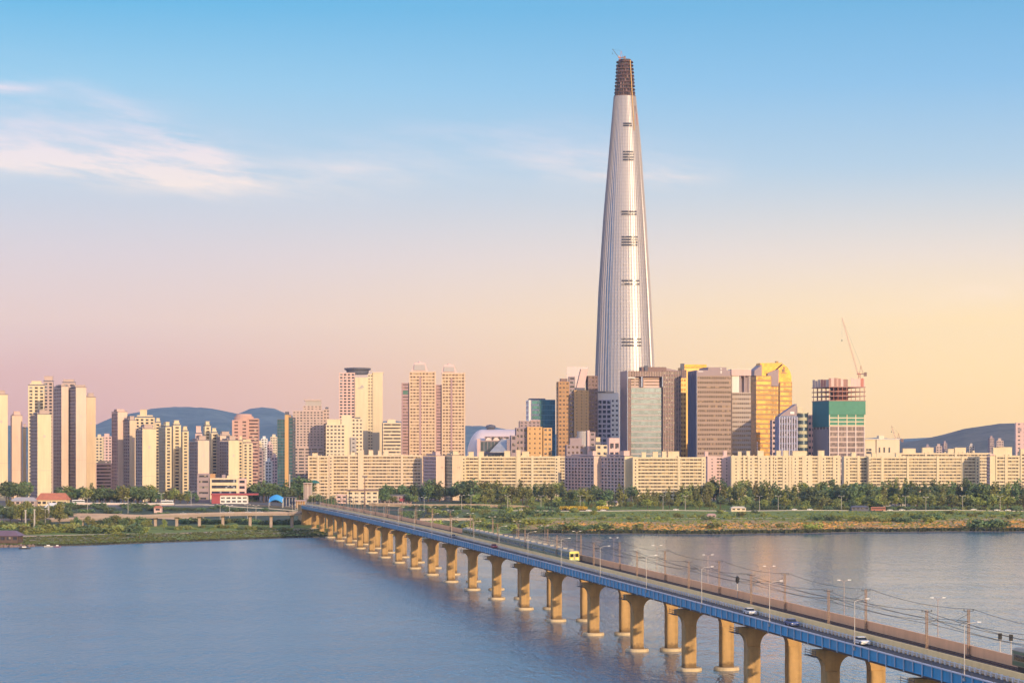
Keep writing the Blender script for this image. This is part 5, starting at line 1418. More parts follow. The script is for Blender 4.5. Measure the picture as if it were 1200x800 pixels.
RP = [(86, 1560, 8.2), (120, 1556, 8.0), (170, 1552, 7.2), (206, 1550, 6.2), (240, 1548, 5.4)]
for nm, sec, mt in (('deck', [(0, -1.4), (8, -1.4), (8, -.1), (0, -.1)], m_vd), ('road_surface', [(.3, -.09), (7.7, -.09), (7.7, .02), (.3, .02)], m_road), ('parapet', [(-.02, -.09), (.25, -.09), (.25, 1.0), (-.02, 1.0)], m_vd)):
    mb = MB(); mb.sweep(sec, RP, vpt); mb.build(nm, mt, rp)
for x in (92, 112, 134, 158):
    e = interp(x, [(a, c) for a, b_, c in RP]); X = px(x, 1556)
    mb = MB(); mb.box(X - .7, X + .7, 1556, 1559, ground(X, 1556) - 1, e - 1.3); mb.build('column', m_vd, rp)

# ------------------------------------------------------------------ trees
def leafmat(name, a, b_):
    m, t, bs = new_mat(name)
    oi = t.node('ShaderNodeObjectInfo').outputs['Random']; geo = t.node('ShaderNodeNewGeometry').outputs['Position']
    n = t.noise(geo, 0.35, 3, 0.6)
    c = t.mix(t.rng(n, 0.3, 0.7), a + (1,), b_ + (1,))
    hs = t.node('ShaderNodeHueSaturation'); t.link(c, hs.inputs['Color']); t.link(t.rng(oi, 0, 1, .475, .52), hs.inputs['Hue']); t.link(t.rng(oi, 0, 1, .8, 1.6), hs.inputs['Value'])
    t.link(hs.outputs[0], bs.inputs['Base Color']); bs.inputs['Roughness'].default_value = .85
    return m
lf_mid = leafmat('leaf_mid', (0.122, 0.155, 0.035), (0.215, 0.209, 0.057))
lf_dark = leafmat('leaf_dark', (0.060, 0.101, 0.041), (0.114, 0.149, 0.051))
lf_olive = leafmat('leaf_olive', (0.115, 0.130, 0.034), (0.19, 0.19, 0.05))
lf_lite = leafmat('leaf_light', (0.146, 0.181, 0.033), (0.252, 0.263, 0.053))
m_bark = plain('bark', (0.10, 0.07, 0.05), .95)
def crown_mesh(mb, blobs, n, size, rnd, up=0.25):
    tot = sum(b_[3] ** 3 for b_ in blobs)
    for b_ in blobs:
        k = max(8, int(n * b_[3] ** 3 / tot))
        for _ in range(k):
            d = Vector((rnd.gauss(0, 1), rnd.gauss(0, 1), rnd.gauss(0, 1))).normalized() * (b_[3] * rnd.random() ** .33)
            p = Vector(b_[:3]) + Vector((d.x, d.y, d.z * b_[4]))
            nrm = (d.normalized() * .7 + Vector((rnd.gauss(0, 1), rnd.gauss(0, 1), rnd.gauss(0, 1) + up))).normalized()
            a = nrm.orthogonal().normalized(); a = (a * math.cos(rnd.random() * 6.28) + nrm.cross(a) * math.sin(rnd.random() * 6.28)).normalized(); c = nrm.cross(a)
            s = size * rnd.uniform(.6, 1.35); w_ = s * rnd.uniform(.45, .8)
            mb.quad(p - a * s, p - c * w_ * .8, p + a * s, p + c * w_)
def tree_proto(name, H, wd, kind, mat, seed):
    rnd = random.Random(seed)
    root = thing(name, 'x', 'tree')
    blobs = []
    if kind == 'round':
        for k in range(9): a = rnd.random() * 6.28; r = rnd.uniform(.1, .62) * wd; blobs.append((r * math.cos(a), r * math.sin(a), H * rnd.uniform(.42, .80), wd * rnd.uniform(.34, .52), .8))
        blobs.append((0, 0, H * .85, wd * .38, .8))
    elif kind == 'tall':
        for k in range(10): q = k / 9; a = rnd.random() * 6.28; r = wd * .32 * rnd.random(); blobs.append((r * math.cos(a), r * math.sin(a), H * (.22 + .70 * q), wd * (.50 - .30 * abs(q - .35)), 1.25))
    elif kind == 'cone':
        for k in range(9): q = k / 8; blobs.append((rnd.uniform(-.15, .15) * wd, rnd.uniform(-.15, .15) * wd, H * (.15 + .80 * q), wd * (.62 - .50 * q), .8))
    else:
        for k in range(7): a = rnd.random() * 6.28; r = rnd.uniform(.15, .9) * wd; blobs.append((r * math.cos(a), r * math.sin(a), H * rnd.uniform(.25, .6), H * rnd.uniform(.25, .42), .9))
    mb = MB(); crown_mesh(mb, blobs, 520 if kind != 'bush' else 300, .62 if kind != 'bush' else .42, rnd)
    mb.build('crown', mat, root, fix=False)
    if kind != 'bush':
        mb = MB(); mb.tube((0, 0, -1), (0, 0, H * .45), H * .025, H * .016, 7); mb.tube((0, 0, H * .45), (0, 0, H * .82), H * .016, H * .006, 6)
        for k in range(5):
            a = k * 1.3 + rnd.random(); z = H * (.3 + .09 * k); mb.tube((0, 0, z), (wd * .5 * math.cos(a), wd * .5 * math.sin(a), z + H * .17), H * .010, H * .004, 5)
        mb.build('trunk', m_bark, root)
    return root
TP = {}
def protos():
    for i, (k, nm, H, wd, kind, mat) in enumerate((('r1', 'broadleaf_tree', 12, 5.0, 'round', lf_mid), ('r2', 'broadleaf_tree', 12, 5.6, 'round', lf_olive), ('r3', 'broadleaf_tree', 12, 5.2, 'round', lf_lite), ('d1', 'dark_tree', 12, 5.2, 'round', lf_dark),
                                              ('t1', 'tall_tree', 15, 3.6, 'tall', lf_olive), ('t2', 'tall_tree', 15, 3.2, 'tall', lf_mid), ('t3', 'tall_tree', 15, 4.0, 'tall', lf_dark), ('c1', 'conifer_tree', 14, 4.2, 'cone', lf_dark),
                                              ('b1', 'bush', 3.4, 2.6, 'bush', lf_mid), ('b2', 'bush', 3.4, 2.8, 'bush', lf_lite), ('b3', 'bush', 3.4, 2.8, 'bush', lf_dark))):
        TP[k] = (tree_proto(nm, H, wd, kind, mat, 40 + i), H)
    kids_index()
protos()
TUSED = set(); NT_ = [0]
def plant(k, x, Y, h, label, group, rnd, wsc=1.0):
    root, H = TP[k]
    o = root if k not in TUSED else copy_tree(root)
    TUSED.add(k)
    X = px(x, Y); s = h / H
    o.location = (X, Y, ground(X, Y) - .2); o.scale = (s * wsc, s * wsc, s); o.rotation_euler = (0, 0, rnd.random() * 6.28)
    o['label'] = label; o['group'] = group; o['category'] = 'bush' if k[0] == 'b' else 'tree'
    NT_[0] += 1
    return o
rnd = random.Random(77)
KIND = {'r1': 'mid green leafy tree', 'r2': 'olive leafy tree', 'r3': 'light green leafy tree', 'd1': 'dark leafy tree', 't1': 'slim olive tree', 't2': 'slim green tree', 't3': 'slim dark tree', 'c1': 'dark pointed conifer', 'b1': 'green bush', 'b2': 'light green bush', 'b3': 'dark bush'}
def belt(x0, x1, Y0, Y1, h0, h1, n, kinds, place, group, jit=1.0, wsc=1.0):
    for i in range(n):
        x = x0 + (x1 - x0) * (i + .5 + jit * rnd.uniform(-.48, .48)) / n
        k = rnd.choice(kinds)
        plant(k, x, rnd.uniform(Y0, Y1), rnd.uniform(h0, h1), KIND[k] + ', ' + ordn(i) + ' from left ' + place, group, rnd, wsc * rnd.uniform(.85, 1.2))
GR = 'trees in front of the slab blocks'
# back belt, touching the slab blocks
belt(440, 500, 1840, 1880, 11.0, 17.1, 11, ['d1', 'd1', 't3'], 'in front of the long pinkish slab block', GR, wsc=1.3)
belt(500, 534, 1830, 1860, 12.2, 19.5, 7, ['d1', 't3', 'r1'], 'below the two end-on cream gables', GR, wsc=1.3)
belt(536, 556, 1800, 1840, 18.3, 23.2, 5, ['d1', 'c1', 'd1'], 'at the left foot of the yellowish slab block', GR, wsc=1.3)
belt(556, 664, 1820, 1880, 13.4, 19.5, 24, ['r2', 't1', 't1', 'r1', 't3'], 'before the yellowish slab block', GR, wsc=1.3)
belt(660, 745, 1790, 1835, 12.2, 19.5, 17, ['t1', 'd1', 'c1', 'r2', 'c1'], 'below the mauve end-on slab blocks', GR, wsc=1.3)
belt(745, 830, 1775, 1822, 9.8, 15.9, 18, ['t1', 'r2', 't1', 'r1'], 'before the nearest slab block', GR, wsc=1.3)
belt(795, 835, 1790, 1825, 17.1, 20.7, 6, ['t1', 'r2'], 'at the nearest slab block\'s right foot', GR, wsc=1.3)
belt(830, 990, 1800, 1865, 14.6, 22.0, 36, ['t1', 't1', 'r2', 't3', 'r1'], 'before the stepped yellow slab block', GR, wsc=1.3)
belt(940, 1010, 1780, 1810, 15.9, 20.7, 10, ['d1', 't3', 'd1'], 'below the building under construction', GR, wsc=1.3)
belt(990, 1200, 1800, 1870, 15.9, 23.2, 43, ['t1', 't1', 'r2', 'd1', 't3'], 'behind others before the very long slab block', GR, wsc=1.3)
belt(1000, 1030, 1790, 1800, 20.7, 23.2, 2, ['d1'], 'left of the very long slab block', GR, wsc=1.3)
belt(1130, 1160, 1800, 1840, 22.0, 25.6, 5, ['d1', 't3'], 'by the very long slab block\'s right end', GR, wsc=1.3)
# front row by the road
GF = 'trees along the riverside road'
belt(545, 660, 1765, 1785, 7.8, 12.3, 12, ['r3', 'r1', 'r2'], 'roadside below the yellowish slab block', GF, wsc=1.3)
belt(640, 720, 1752, 1775, 5.6, 10.1, 10, ['r1', 'd1', 'r3'], 'roadside below the mauve end-on slab blocks', GF, wsc=1.3)
belt(720, 840, 1752, 1775, 5.6, 10.1, 15, ['r1', 'r3', 'r2'], 'roadside below the nearest slab block', GF, wsc=1.3)
belt(840, 1010, 1752, 1780, 7.8, 13.4, 17, ['r1', 'r3', 'd1', 'r2'], 'roadside below the stepped yellow slab block', GF, wsc=1.3)
belt(1010, 1200, 1752, 1780, 10.1, 14.6, 21, ['r3', 'r1', 'r2', 'r3'], 'roadside below the very long slab', GF, wsc=1.3)
belt(860, 1200, 1753, 1758, 3.6, 5.0, 44, ['b3', 'b3', 'b1'], 'in hedge behind the riverside road', 'hedge bushes behind the riverside road', wsc=1.5)
belt(470, 640, 1752, 1762, 3.0, 4.5, 16, ['b3', 'b1'], 'before the retaining wall', 'bushes behind the far end of the bridge', wsc=1.6)
# scrub on the river side of the road
GB = 'bushes on the right-hand river bank'
belt(560, 700, 1640, 1715, 2.5, 5, 16, ['b1', 'b3', 'b2'], 'on the meadow below the mauve blocks', GB, wsc=1.2)
belt(700, 900, 1560, 1690, 2.5, 5, 16, ['b1', 'b2', 'b3'], 'on the meadow below the nearest slab', GB, wsc=1.3)
belt(950, 1110, 1540, 1610, 3, 6, 22, ['b1', 'b3', 'b2', 'b2'], 'on the meadow below the very long slab', GB, wsc=1.4)
belt(1040, 1200, 1600, 1700, 2.5, 5, 14, ['b1', 'b2'], 'on the meadow near the right border', GB, wsc=1.4)
belt(640, 760, 1408, 1450, 3, 5.5, 12, ['b3', 'b1'], 'at the water\'s edge beyond the train', GB, wsc=1.3)
for x, Y, h, k, lb in ((672, 1425, 6.5, 'b1', 'bushy green shrub in dry grass near the water behind the train'), (704, 1430, 6, 'b1', 'rounded green shrub in the dry grass right of the first shrub'), (840, 1440, 6, 'b1', 'lone dark shrub on the orange grass below the banded office'),
                      (952, 1428, 6, 'b2', 'bright green lone shrub at the water below the green netted building'), (915, 1455, 4, 'b1', 'low shrub in the orange grass left of the bright green lone shrub'), (1145, 1462, 8, 'b3', 'large dark bush clump by the water near the right border, left clump'),
                      (1154, 1460, 8.5, 'b3', 'large dark bush clump by the water near the right border, middle clump'), (1163, 1462, 8, 'b3', 'large dark bush clump by the water near the right border, right clump'), (1172, 1464, 7, 'b3', 'large dark bush at the water\'s edge near the right border, rightmost')):
    plant(k, x, Y, h, lb, GB, rnd, 1.5)
# between bridge end and right meadow
belt(470, 640, 1590, 1700, 3, 6, 26, ['b3', 'b1', 'b3'], 'on the scrub slope behind the bridge', 'bushes behind the far end of the bridge', wsc=1.6)
belt(500, 640, 1425, 1540, 3, 6, 22, ['b1', 'b3', 'b2'], 'on the bank beyond the bridge lamps', 'bushes behind the far end of the bridge', wsc=1.5)
belt(446, 490, 1790, 1815, 7.3, 11.0, 7, ['d1', 'r1'], 'beside the red low building behind the bridge', GR, wsc=1.3)
# left bank
GL = 'trees on the left bank'
belt(68, 180, 1705, 1740, 10.8, 16.8, 30, ['d1', 'd1', 'r1', 't3'], 'below the second tower cluster', GL, wsc=1.3)
belt(160, 232, 1715, 1745, 7.2, 13.2, 12, ['d1', 't3', 'r1'], 'left of the shopping centre', GL, wsc=1.3)
belt(5, 32, 1720, 1745, 16.8, 20.4, 6, ['d1', 'd1'], 'at the foot of the leftmost towers', GL, wsc=1.3)
belt(290, 345, 1760, 1830, 12.0, 20.4, 18, ['d1', 'd1', 'c1'], 'in grove below the dark glass office', GL, wsc=1.3)
belt(345, 362, 1780, 1830, 14.4, 22.8, 8, ['d1', 'c1'], 'in grove below the pinkish hotel', GL, wsc=1.3)
belt(362, 392, 1700, 1740, 7.2, 10.8, 8, ['d1', 'r1'], 'beside the end of the rail bridge', GL, wsc=1.3)
belt(-5, 80, 1480, 1560, 9.6, 14.4, 20, ['d1', 'r1', 'd1'], 'before the red tiled long building', GL, wsc=1.3)
for x, Y, h, k, lb in ((25, 1440, 16, 'r1', 'broad round tree left of the white poster pillar'), (46, 1440, 15.5, 'r2', 'olive round tree between the two white pillars'), (70, 1430, 18, 'r1', 'largest round green tree right of the white pillars'), (12, 1450, 14, 'd1', 'dark round tree at the left border on the bank')):
    plant(k, x, Y, h, lb, GL, rnd, 1.05)
belt(0, 170, 1335, 1400, 4.5, 7.5, 30, ['b3', 'b1', 'b3', 'b1'], 'in the hedge belt on the left bank', 'bushes on the left bank', wsc=1.5)
belt(80, 180, 1400, 1440, 6.0, 9.6, 15, ['r1', 'd1', 'r2'], 'before the ramp road', GL, wsc=1.3)
plant('d1', 163.5, 1290, 8.5, 'lone dark bushy tree close to the water on the left bank', GL, rnd, 1.25)
plant('r1', 192, 1400, 8, 'small tree before the left viaduct column', GL, rnd, 1.0)
plant('b1', 142, 1310, 3, 'small bush left of the lone dark tree by the water', 'bushes on the left bank', rnd, 1.2)
belt(205, 350, 1490, 1540, 3, 6, 22, ['b3', 'b3', 'b1'], 'under and behind the left viaduct', 'bushes on the left bank', wsc=1.6)
belt(200, 345, 1405, 1435, 1.8, 3.6, 22, ['b3', 'b1'], 'below the left viaduct on its river side', 'bushes on the left bank', wsc=1.5)
belt(190, 360, 1625, 1665, 2, 4, 18, ['b3', 'b3'], 'on the dark slope above the viaduct', 'bushes on the left bank', wsc=1.9)
belt(-10, 60, 1420, 1460, 3, 6, 10, ['b3', 'b1'], 'at the foot of the pillars on the left', 'bushes on the left bank', wsc=1.6)
belt(80, 200, 1590, 1650, 3, 5, 18, ['b3', 'b3'], 'on the dark slope behind the ramp road', 'bushes on the left bank', wsc=1.9)
for k_, (ro, H_) in TP.items():
    if k_ not in TUSED:
        for ch in list(ro.children): bpy.data.objects.remove(ch)
        bpy.data.objects.remove(ro)
kids_index()

# ------------------------------------------------------------------ tufts of dry reed and meadow grass (uncountable)
def tufts(name, x0, x1, d0, d1, n, hmin, hmax, mat, seed, keep=None):
    r = random.Random(seed); mb = MB()
    for _ in range(n):
        x = r.uniform(x0, x1); Y = 1400.0
        for _k in range(3): X = px(x, Y); Y = shore(X, Y) + r.uniform(d0, d1)
        X = px(x, Y); z = ground(X, Y)
        if keep and not keep(X, Y, r): continue
        h = r.uniform(hmin, hmax); w_ = r.uniform(.5, 1.6); a = r.random() * 3.14
        ca, sa = math.cos(a) * w_, math.sin(a) * w_; lx, ly = r.uniform(-.4, .4), r.uniform(-.4, .4)
        mb.quad((X - ca, Y - sa, z - .1), (X + ca, Y + sa, z - .1), (X + ca * .8 + lx, Y + sa * .8 + ly, z + h * r.uniform(.6, 1)), (X - ca * .7 + lx, Y - sa * .7 + ly, z + h))
    return tag(mb.build(name, mat, fix=False), kind='stuff')
m_reed = plain('dry_reed', (0.52, 0.285, 0.085), .95, 0, .3, .08); m_mead = plain('meadow_blade', (0.15, 0.175, 0.030), .95, 0, .35, .06); m_edge = plain('edge_reed', (0.05, 0.055, 0.025), .95, 0, .3, .1)
from mathutils import noise as mno
def patch(X, Y, r): return mno.noise(Vector((X * .02, Y * .05, 3.1))) + r.uniform(-.25, .25) > -.08
tufts('dry_grass', 655, 1225, 18, 130, 4200, .25, .8, m_reed, 1, patch)
tufts('meadow_grass', 560, 1225, 40, 300, 5200, .3, .9, m_mead, 2, lambda X, Y, r: r.random() < .8)
tufts('shore_reeds', 600, 1225, 3, 13, 2600, .6, 1.9, m_edge, 3)
tufts('shore_reeds', -10, 385, 3, 9, 1200, .2, .7, m_edge, 4)
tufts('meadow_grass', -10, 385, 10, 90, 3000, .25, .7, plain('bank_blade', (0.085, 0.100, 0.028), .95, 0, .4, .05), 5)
# ------------------------------------------------------------------ small things on the far bank
def G(x, Y): return ground(px(x, Y), Y)
# red tiled long building and its white roofed neighbour, grey shed
b = Bld('tiled_building', 'long low building with orange red tiled roof below the left towers', 'building', 43, 1650, 2)
u1 = b.U(78); b.vol(0, u1, 0, 14, 0, 5.2, cream, g_dark, 1, 4, 'FR', .5, .3)
m_ = MB(); m_.hexa([(-1, -1.2, 5.25), (u1 + 1, -1.2, 5.25), (u1 + 1, 15, 5.25), (-1, 15, 5.25), (2, 6.5, 10.5), (u1 - 2, 6.5, 10.5), (u1 - 2, 7.5, 10.5), (2, 7.5, 10.5)]); b.one('roof', m_, redroof)
b.flush()
def shed(label, x0, x1, Y, h, rh, roof, wallm, dep=10):
    b = Bld('shed', label, 'shed', x0, Y, 1); u1 = b.U(x1)
    b.vol(0, u1, 0, dep, 0, h, wallm, g_dark, 1, 4, 'F', .4, .4, par=.4)
    m_ = MB(); m_.hexa([(-.6, -.8, h + .05), (u1 + .6, -.8, h + .05), (u1 + .6, dep + .6, h + .05), (-.6, dep + .6, h + .05), (u1 * .15, dep * .4, h + rh), (u1 * .85, dep * .4, h + rh), (u1 * .85, dep * .6, h + rh), (u1 * .15, dep * .6, h + rh)]); b.one('roof', m_, roof); b.flush()
shed('small shed with white pitched roof before the red tiled building', 53, 73, 1600, 3.2, 3.4, whitew, greyw)
shed('wide grey roofed shed left of the red tiled building', 12, 41, 1640, 4.5, 3.0, greyw, pinkw, 14)
shed('low pale shed with white roof at the foot of the first tower cluster', 98, 116, 1760, 4, 2, whitew, greyw)
shed('small pinkish gatehouse with red roof on the ramp road', 180.5, 189, 1610, 4.2, 1.6, redroof, pinkp, 6)
shed('low beige kiosk on the meadow behind the nearest slab, left', 857, 874, 1722, 3.2, 1.4, cream2, cream2, 6)
shed('low dark roofed shelter by the road left of the red bus', 998, 1018, 1732, 3.6, 1.2, slate, slate, 7)
shed('pinkish small hut on the meadow near the orange grass', 829, 839, 1620, 2.2, 1.2, sal, pinkw, 5)
shed('pale market shed roof behind the trees below the nearest slab', 706, 730, 1800, 3.6, 1.4, pinkp, cream2, 8)
shed('wide pale garage roofs behind the trees on the right', 1035, 1075, 1812, 4.2, 1.2, cream2, greyw, 10)
# white pillars
for x, Y, z0, z1, lb in ((40.5, 1420, 608, 597, 'white square pillar standing in the trees on the left bank, nearer one'), (57, 1500, 598, 588, 'white square pillar farther back right of the nearer one'), (339.5, 1800, 573, 556, 'white tapering monument post in the dark grove by the hotel'), (30, 1430, 605, 598, 'short white post left of the white square pillar')):
    X = px(x, Y); root = thing('white_pillar', lb, 'pillar', (X, Y, ground(X, Y)), 0, 'white pillars on the left bank')
    h = ez(z1, Y) - ground(X, Y); mb = MB(); mb.frustum(-.5, .5, -.5, .5, 0, h, .1); mb.build('shaft', greyw, root); mb = MB(); mb.box(-.65, .65, -.65, .65, h + .01, h + .3); mb.build('cap', whitew, root)
# blue canopy
X, Y = px(323.5, 1690), 1690; g = ground(X, Y)
root = thing('blue_canopy', 'bright blue tent canopy on thin posts left of the bridge end', 'canopy', (X, Y, g))
mb = MB(); n = 10
for j in range(2):
    for i in range(n + 1):
        u = -5.6 + 11.2 * i / n; z = 7.6 + 2.0 * math.sin(math.pi * i / n) - .4 * abs(u) / 5
        for v, dz in ((-4.2, -3.0), (0, -.6), (3.4, 1.0)): mb.v.append((u, v, z + dz - j * .15))
for j in range(2):
    for i in range(n):
        for k in range(2): a = j * 3 * (n + 1) + i * 3 + k; mb.f.append((a, a + 1, a + 4, a + 3)); mb.m.append(0)
mb.build('membrane', plain('blue_membrane', (0.05, 0.36, 0.72), .5), root)
for u, v in ((-5.4, -3), (5.4, -3), (5.4, 3), (-5.4, 3)):
    mb = MB(); mb.tube((u, v, 0), (u, v, 7.4), .14); mb.build('post', m_white, root)
# station / pedestrian gantry frames near the bridge end
def frame_hall(label, x0, x1, Y, h, roofm, dep=8, bays=4, wallm=None, name='station_shelter', cat='station building'):
    X = px(x0, Y); L = px(x1, Y) - X; root = thing(name, label, cat, (X, Y, ground(X + L / 2, Y) - .3))
    mb = MB(); mb.box(-.5, L + .5, -.6, dep + .6, h, h + .5); mb.build('roof', roofm, root)
    for i in range(bays + 1):
        for v in (0, dep):
            u = L * i / bays; mb = MB(); mb.box(u - .18, u + .18, v - .18, v + .18, 0, h); mb.build('post', m_pole, root)
    mb = MB(); mb.box(.3, L - .3, dep * .55, dep * .6, .2, h - .2); mb.build('back_wall', wallm or mauve, root)
    mb = MB(); mb.box(0, L, .1, .2, 1.0, 1.15); mb.build('rail', m_white, root)
    return root
frame_hall('open frame station shelter between blue canopy and rail bridge', 332, 346, 1700, 8.2, slate, wallm=navy)
frame_hall('beige framed station platform building just left of the bridge end', 346, 357.5, 1690, 7.6, pinkp, wallm=brick)
frame_hall('tall pinkish frame structure above the left end of the bridge', 356, 365, 1760, 17, pinkp, 6, 2, pinkw)
b = Bld('station_building', 'beige low station building with dark flat roof behind the bridge', 'station building', 407, 1790, 2)
b.vol(0, b.U(443), 0, 12, 0, b.H(575), cream2, g_dark, 3, 5, 'FR', .45, .4)
b.vol(b.U(394), -.2, 2, 12, 0, b.H(579.5), pinkp, g_dark, 2, 4, 'FL', .45, .4)
b.single('roof', brown, b.U(405.5), b.U(444), -1, 12.6, b.H(575) + .03, b.H(573.6))
m_ = MB(); m_.hexa([(b.U(382), 2, 0), (b.U(384), 2, 0), (b.U(384), 5, 0), (b.U(382), 5, 0), (b.U(393), 2, b.H(579)), (b.U(395), 2, b.H(579)), (b.U(395), 5, b.H(579)), (b.U(393), 5, b.H(579))]); b.one('stair_flight', m_, cream2)
b.flush()
b = Bld('low_red_building', 'low dark building with red signs right of the station building', 'building', 446, 1800, 1)
b.vol(0, b.U(482), 0, 10, 0, b.H(580.5), mauve, g_dark, 2, 4, 'FR', .5, .3)
b.single('red_front', redw, b.U(468), b.U(480), -.4, -.1, b.H(587), b.H(583.5))
b.single('roof', slate, -.5, b.U(483), -.8, 10.5, b.H(580.5) + .03, b.H(579.3))
b.flush()
X, Y = px(368, 1850), 1850
root = thing('green_canopy', 'dark green umbrella shaped canopy before the staggered slab block', 'canopy', (X, Y, ground(X, Y)))
mb = MB(); mb.lathe([(5.4, 15), (4, 16.6), (1, 17.8)], 0, 0, 18); mb.build('canopy_top', plain('green_canopy_cloth', (0.02, 0.13, 0.11), .6), root)
mb = MB(); mb.tube((0, 0, 0), (0, 0, 15), .4); mb.build('post', m_pole, root)
# tall floodlight mast
X, Y = px(427.5, 1760), 1760
root = thing('floodlight_mast', 'tall thin floodlight mast rising before the long pinkish slab block', 'mast', (X, Y, ground(X, Y)))
h = ez(558, Y) - ground(X, Y); mb = MB(); mb.tube((0, 0, 0), (0, 0, h), .55, .3, 8); mb.build('pole', brown, root)
mb = MB(); mb.box(-2.2, 2.2, -.3, .3, h - .6, h + .4); mb.build('lamp_rack', slate, root); mb = MB(); mb.lathe([(1.2, h * .45), (1.2, h * .45 + .5)], 0, 0, 10); mb.build('service_ring', brown, root)

# far street lamps
def far_lamp():
    root = thing('tall_street_lamp', 'x', 'street lamp', (0, 0, 0), 0, 'street lamps on the far bank')
    mb = MB(); mb.tube((0, 0, 0), (0, 0, 11.5), .20, .13, 6); mb.build('pole', m_pole, root)
    for s in (-1, 1):
        mb = MB(); mb.tube((0, 0, 11.4), (s * 1.6, 0, 12.0), .10); mb.build('arm', m_pole, root); mb = MB(); mb.box(min(s * 1.4, s * 2.6), max(s * 1.4, s * 2.6), -.2, .2, 11.95, 12.2); mb.build('lamp_head', m_white, root)
    return root
fl = far_lamp(); kids_index()
spots = [(9, 1470, 'by the left border'), (53, 1440, 'between the two white pillars'), (102.5, 1590, 'at the left end of the ramp road'), (150, 1600, 'behind the middle of the ramp road'), (189, 1640, 'beside the pinkish gatehouse'), (224, 1665, 'left of the red and white hall'), (258, 1560, 'below the red end of the low hall'),
         (269, 1545, 'below the red and white hall, left of its twin'), (290, 1560, 'below the red and white hall, right of its twin'), (300, 1545, 'left of the blue canopy on the viaduct side'), (343, 1550, 'on the slope below the station shelter'), (497, 1700, 'behind the bridge right of the low red building'),
         (541, 1745, 'at the left foot of the yellowish slab block'), (552, 1750, 'below the left bays of the yellowish slab block'), (595, 1750, 'below the middle of the yellowish slab block'), (634, 1760, 'below the right end of the yellowish slab block'), (680, 1760, 'behind the yellow hedge'), (777, 1745, 'below the nearest bright slab block'),
         (803, 1750, 'at the right foot of the nearest bright slab block'), (890, 1745, 'below the left part of the stepped yellow slab block'), (912, 1745, 'below the middle of the stepped yellow slab block'), (986, 1750, 'below the right end of the stepped yellow slab block'), (1061, 1750, 'below the left run of the very long slab block'), (1085, 1725, 'below the second run of the very long slab block'), (1128, 1750, 'below the right run of the very long slab block'), (1172, 1750, 'below the rightmost full slab block')]
for i, (x, Y, lb) in enumerate(spots):
    o = fl if i == 0 else copy_tree(fl)
    X = px(x, Y); o.location = (X, Y, ground(X, Y)); o['label'] = 'thin double arm street lamp ' + lb; o.rotation_euler = (0, 0, rnd.uniform(-.3, .3))

# vehicles on the roads of the far bank
kc = 0
mats_c = [m_cwhite, m_cwhite, m_cgrey, m_cblk, m_cwhite, m_cred]
CG = 'vehicles on the riverside roads'
protos_c = []
for mt in (m_cwhite, m_cgrey, m_cblk): protos_c.append((make_car('car', mt), mt))
cn = {m_cwhite.name: 'white', m_cgrey.name: 'grey', m_cblk.name: 'black'}
kids_index()
used_c = set()
def rcar(x, Y, z, pi, lb, rz=None):
    root, mt = protos_c[pi]
    o = root if pi not in used_c else copy_tree(root); used_c.add(pi)
    X = px(x, Y); o.location = (X, Y, z); o.rotation_euler = (0, 0, R(90) if rz is None else rz)
    o['label'] = cn[mt.name] + ' car ' + lb; o['group'] = CG
def rz_road(x, Y): return max(ground(px(x, Y), Y - 7.5), ground(px(x, Y), Y + 7.5)) + .12
for i, (x, pi, lb) in enumerate(((690, 0, 'on the riverside road just right of the long yellow hedge'), (707, 0, 'on the riverside road below the short yellow hedge'), (792, 0, 'on the riverside road below the nearest slab\'s right end'), (931, 0, 'on the riverside road below the stepped slab'), (949, 0, 'parked on the riverside road left of the dark shelter'),
                                 (1000, 0, 'before the dark roofed shelter'), (1009, 0, 'before the dark shelter next to the red bus'), (1043, 0, 'on the riverside road right of the red bus'), (1057, 0, 'on the riverside road, second right of the red bus'), (1070, 1, 'on the riverside road, third right of the red bus'), (1119, 1, 'on the riverside road below the very long slab\'s right run'),
                                 (1141, 0, 'on the riverside road left of the large dark bush'), (1168, 0, 'on the riverside road above the large dark bush'), (1181, 0, 'on the riverside road nearest the right border'), (612, 0, 'on the riverside road behind the back of the train'), (655, 2, 'on the riverside road left of the yellow hedges'), (846, 2, 'on the riverside road left of the beige kiosk'))):
    Y = 1733 + (x - 700) * .025; rcar(x, Y + rnd.uniform(-5, 0), rz_road(x, Y), pi, lb)
for x, pi, lb in ((215, 0, 'on the left viaduct near its left columns'), (232, 1, 'on the left viaduct, second from its left'), (262, 0, 'on the viaduct below the red end of the low hall'), (271, 0, 'on the viaduct, right of the one below the red hall end'), (291, 0, 'on the viaduct below the low hall'), (305, 0, 'on the viaduct left of the blue canopy'), (312, 1, 'on the viaduct below the blue canopy'), (338, 2, 'on the viaduct near the rail bridge')):
    e = interp(x, [(a, c) for a, b_, c in VD]); Y = interp(x, [(a, b_) for a, b_, c in VD]) + 3.2; rcar(x, Y, e + .02, pi, lb)
for x, pi, lb in ((141, 0, 'on the ramp road near its middle'), (134, 1, 'on the ramp road left of the white car')):
    e = interp(x, [(a, c) for a, b_, c in RP]); rcar(x, 1557, e + .02, pi, lb)
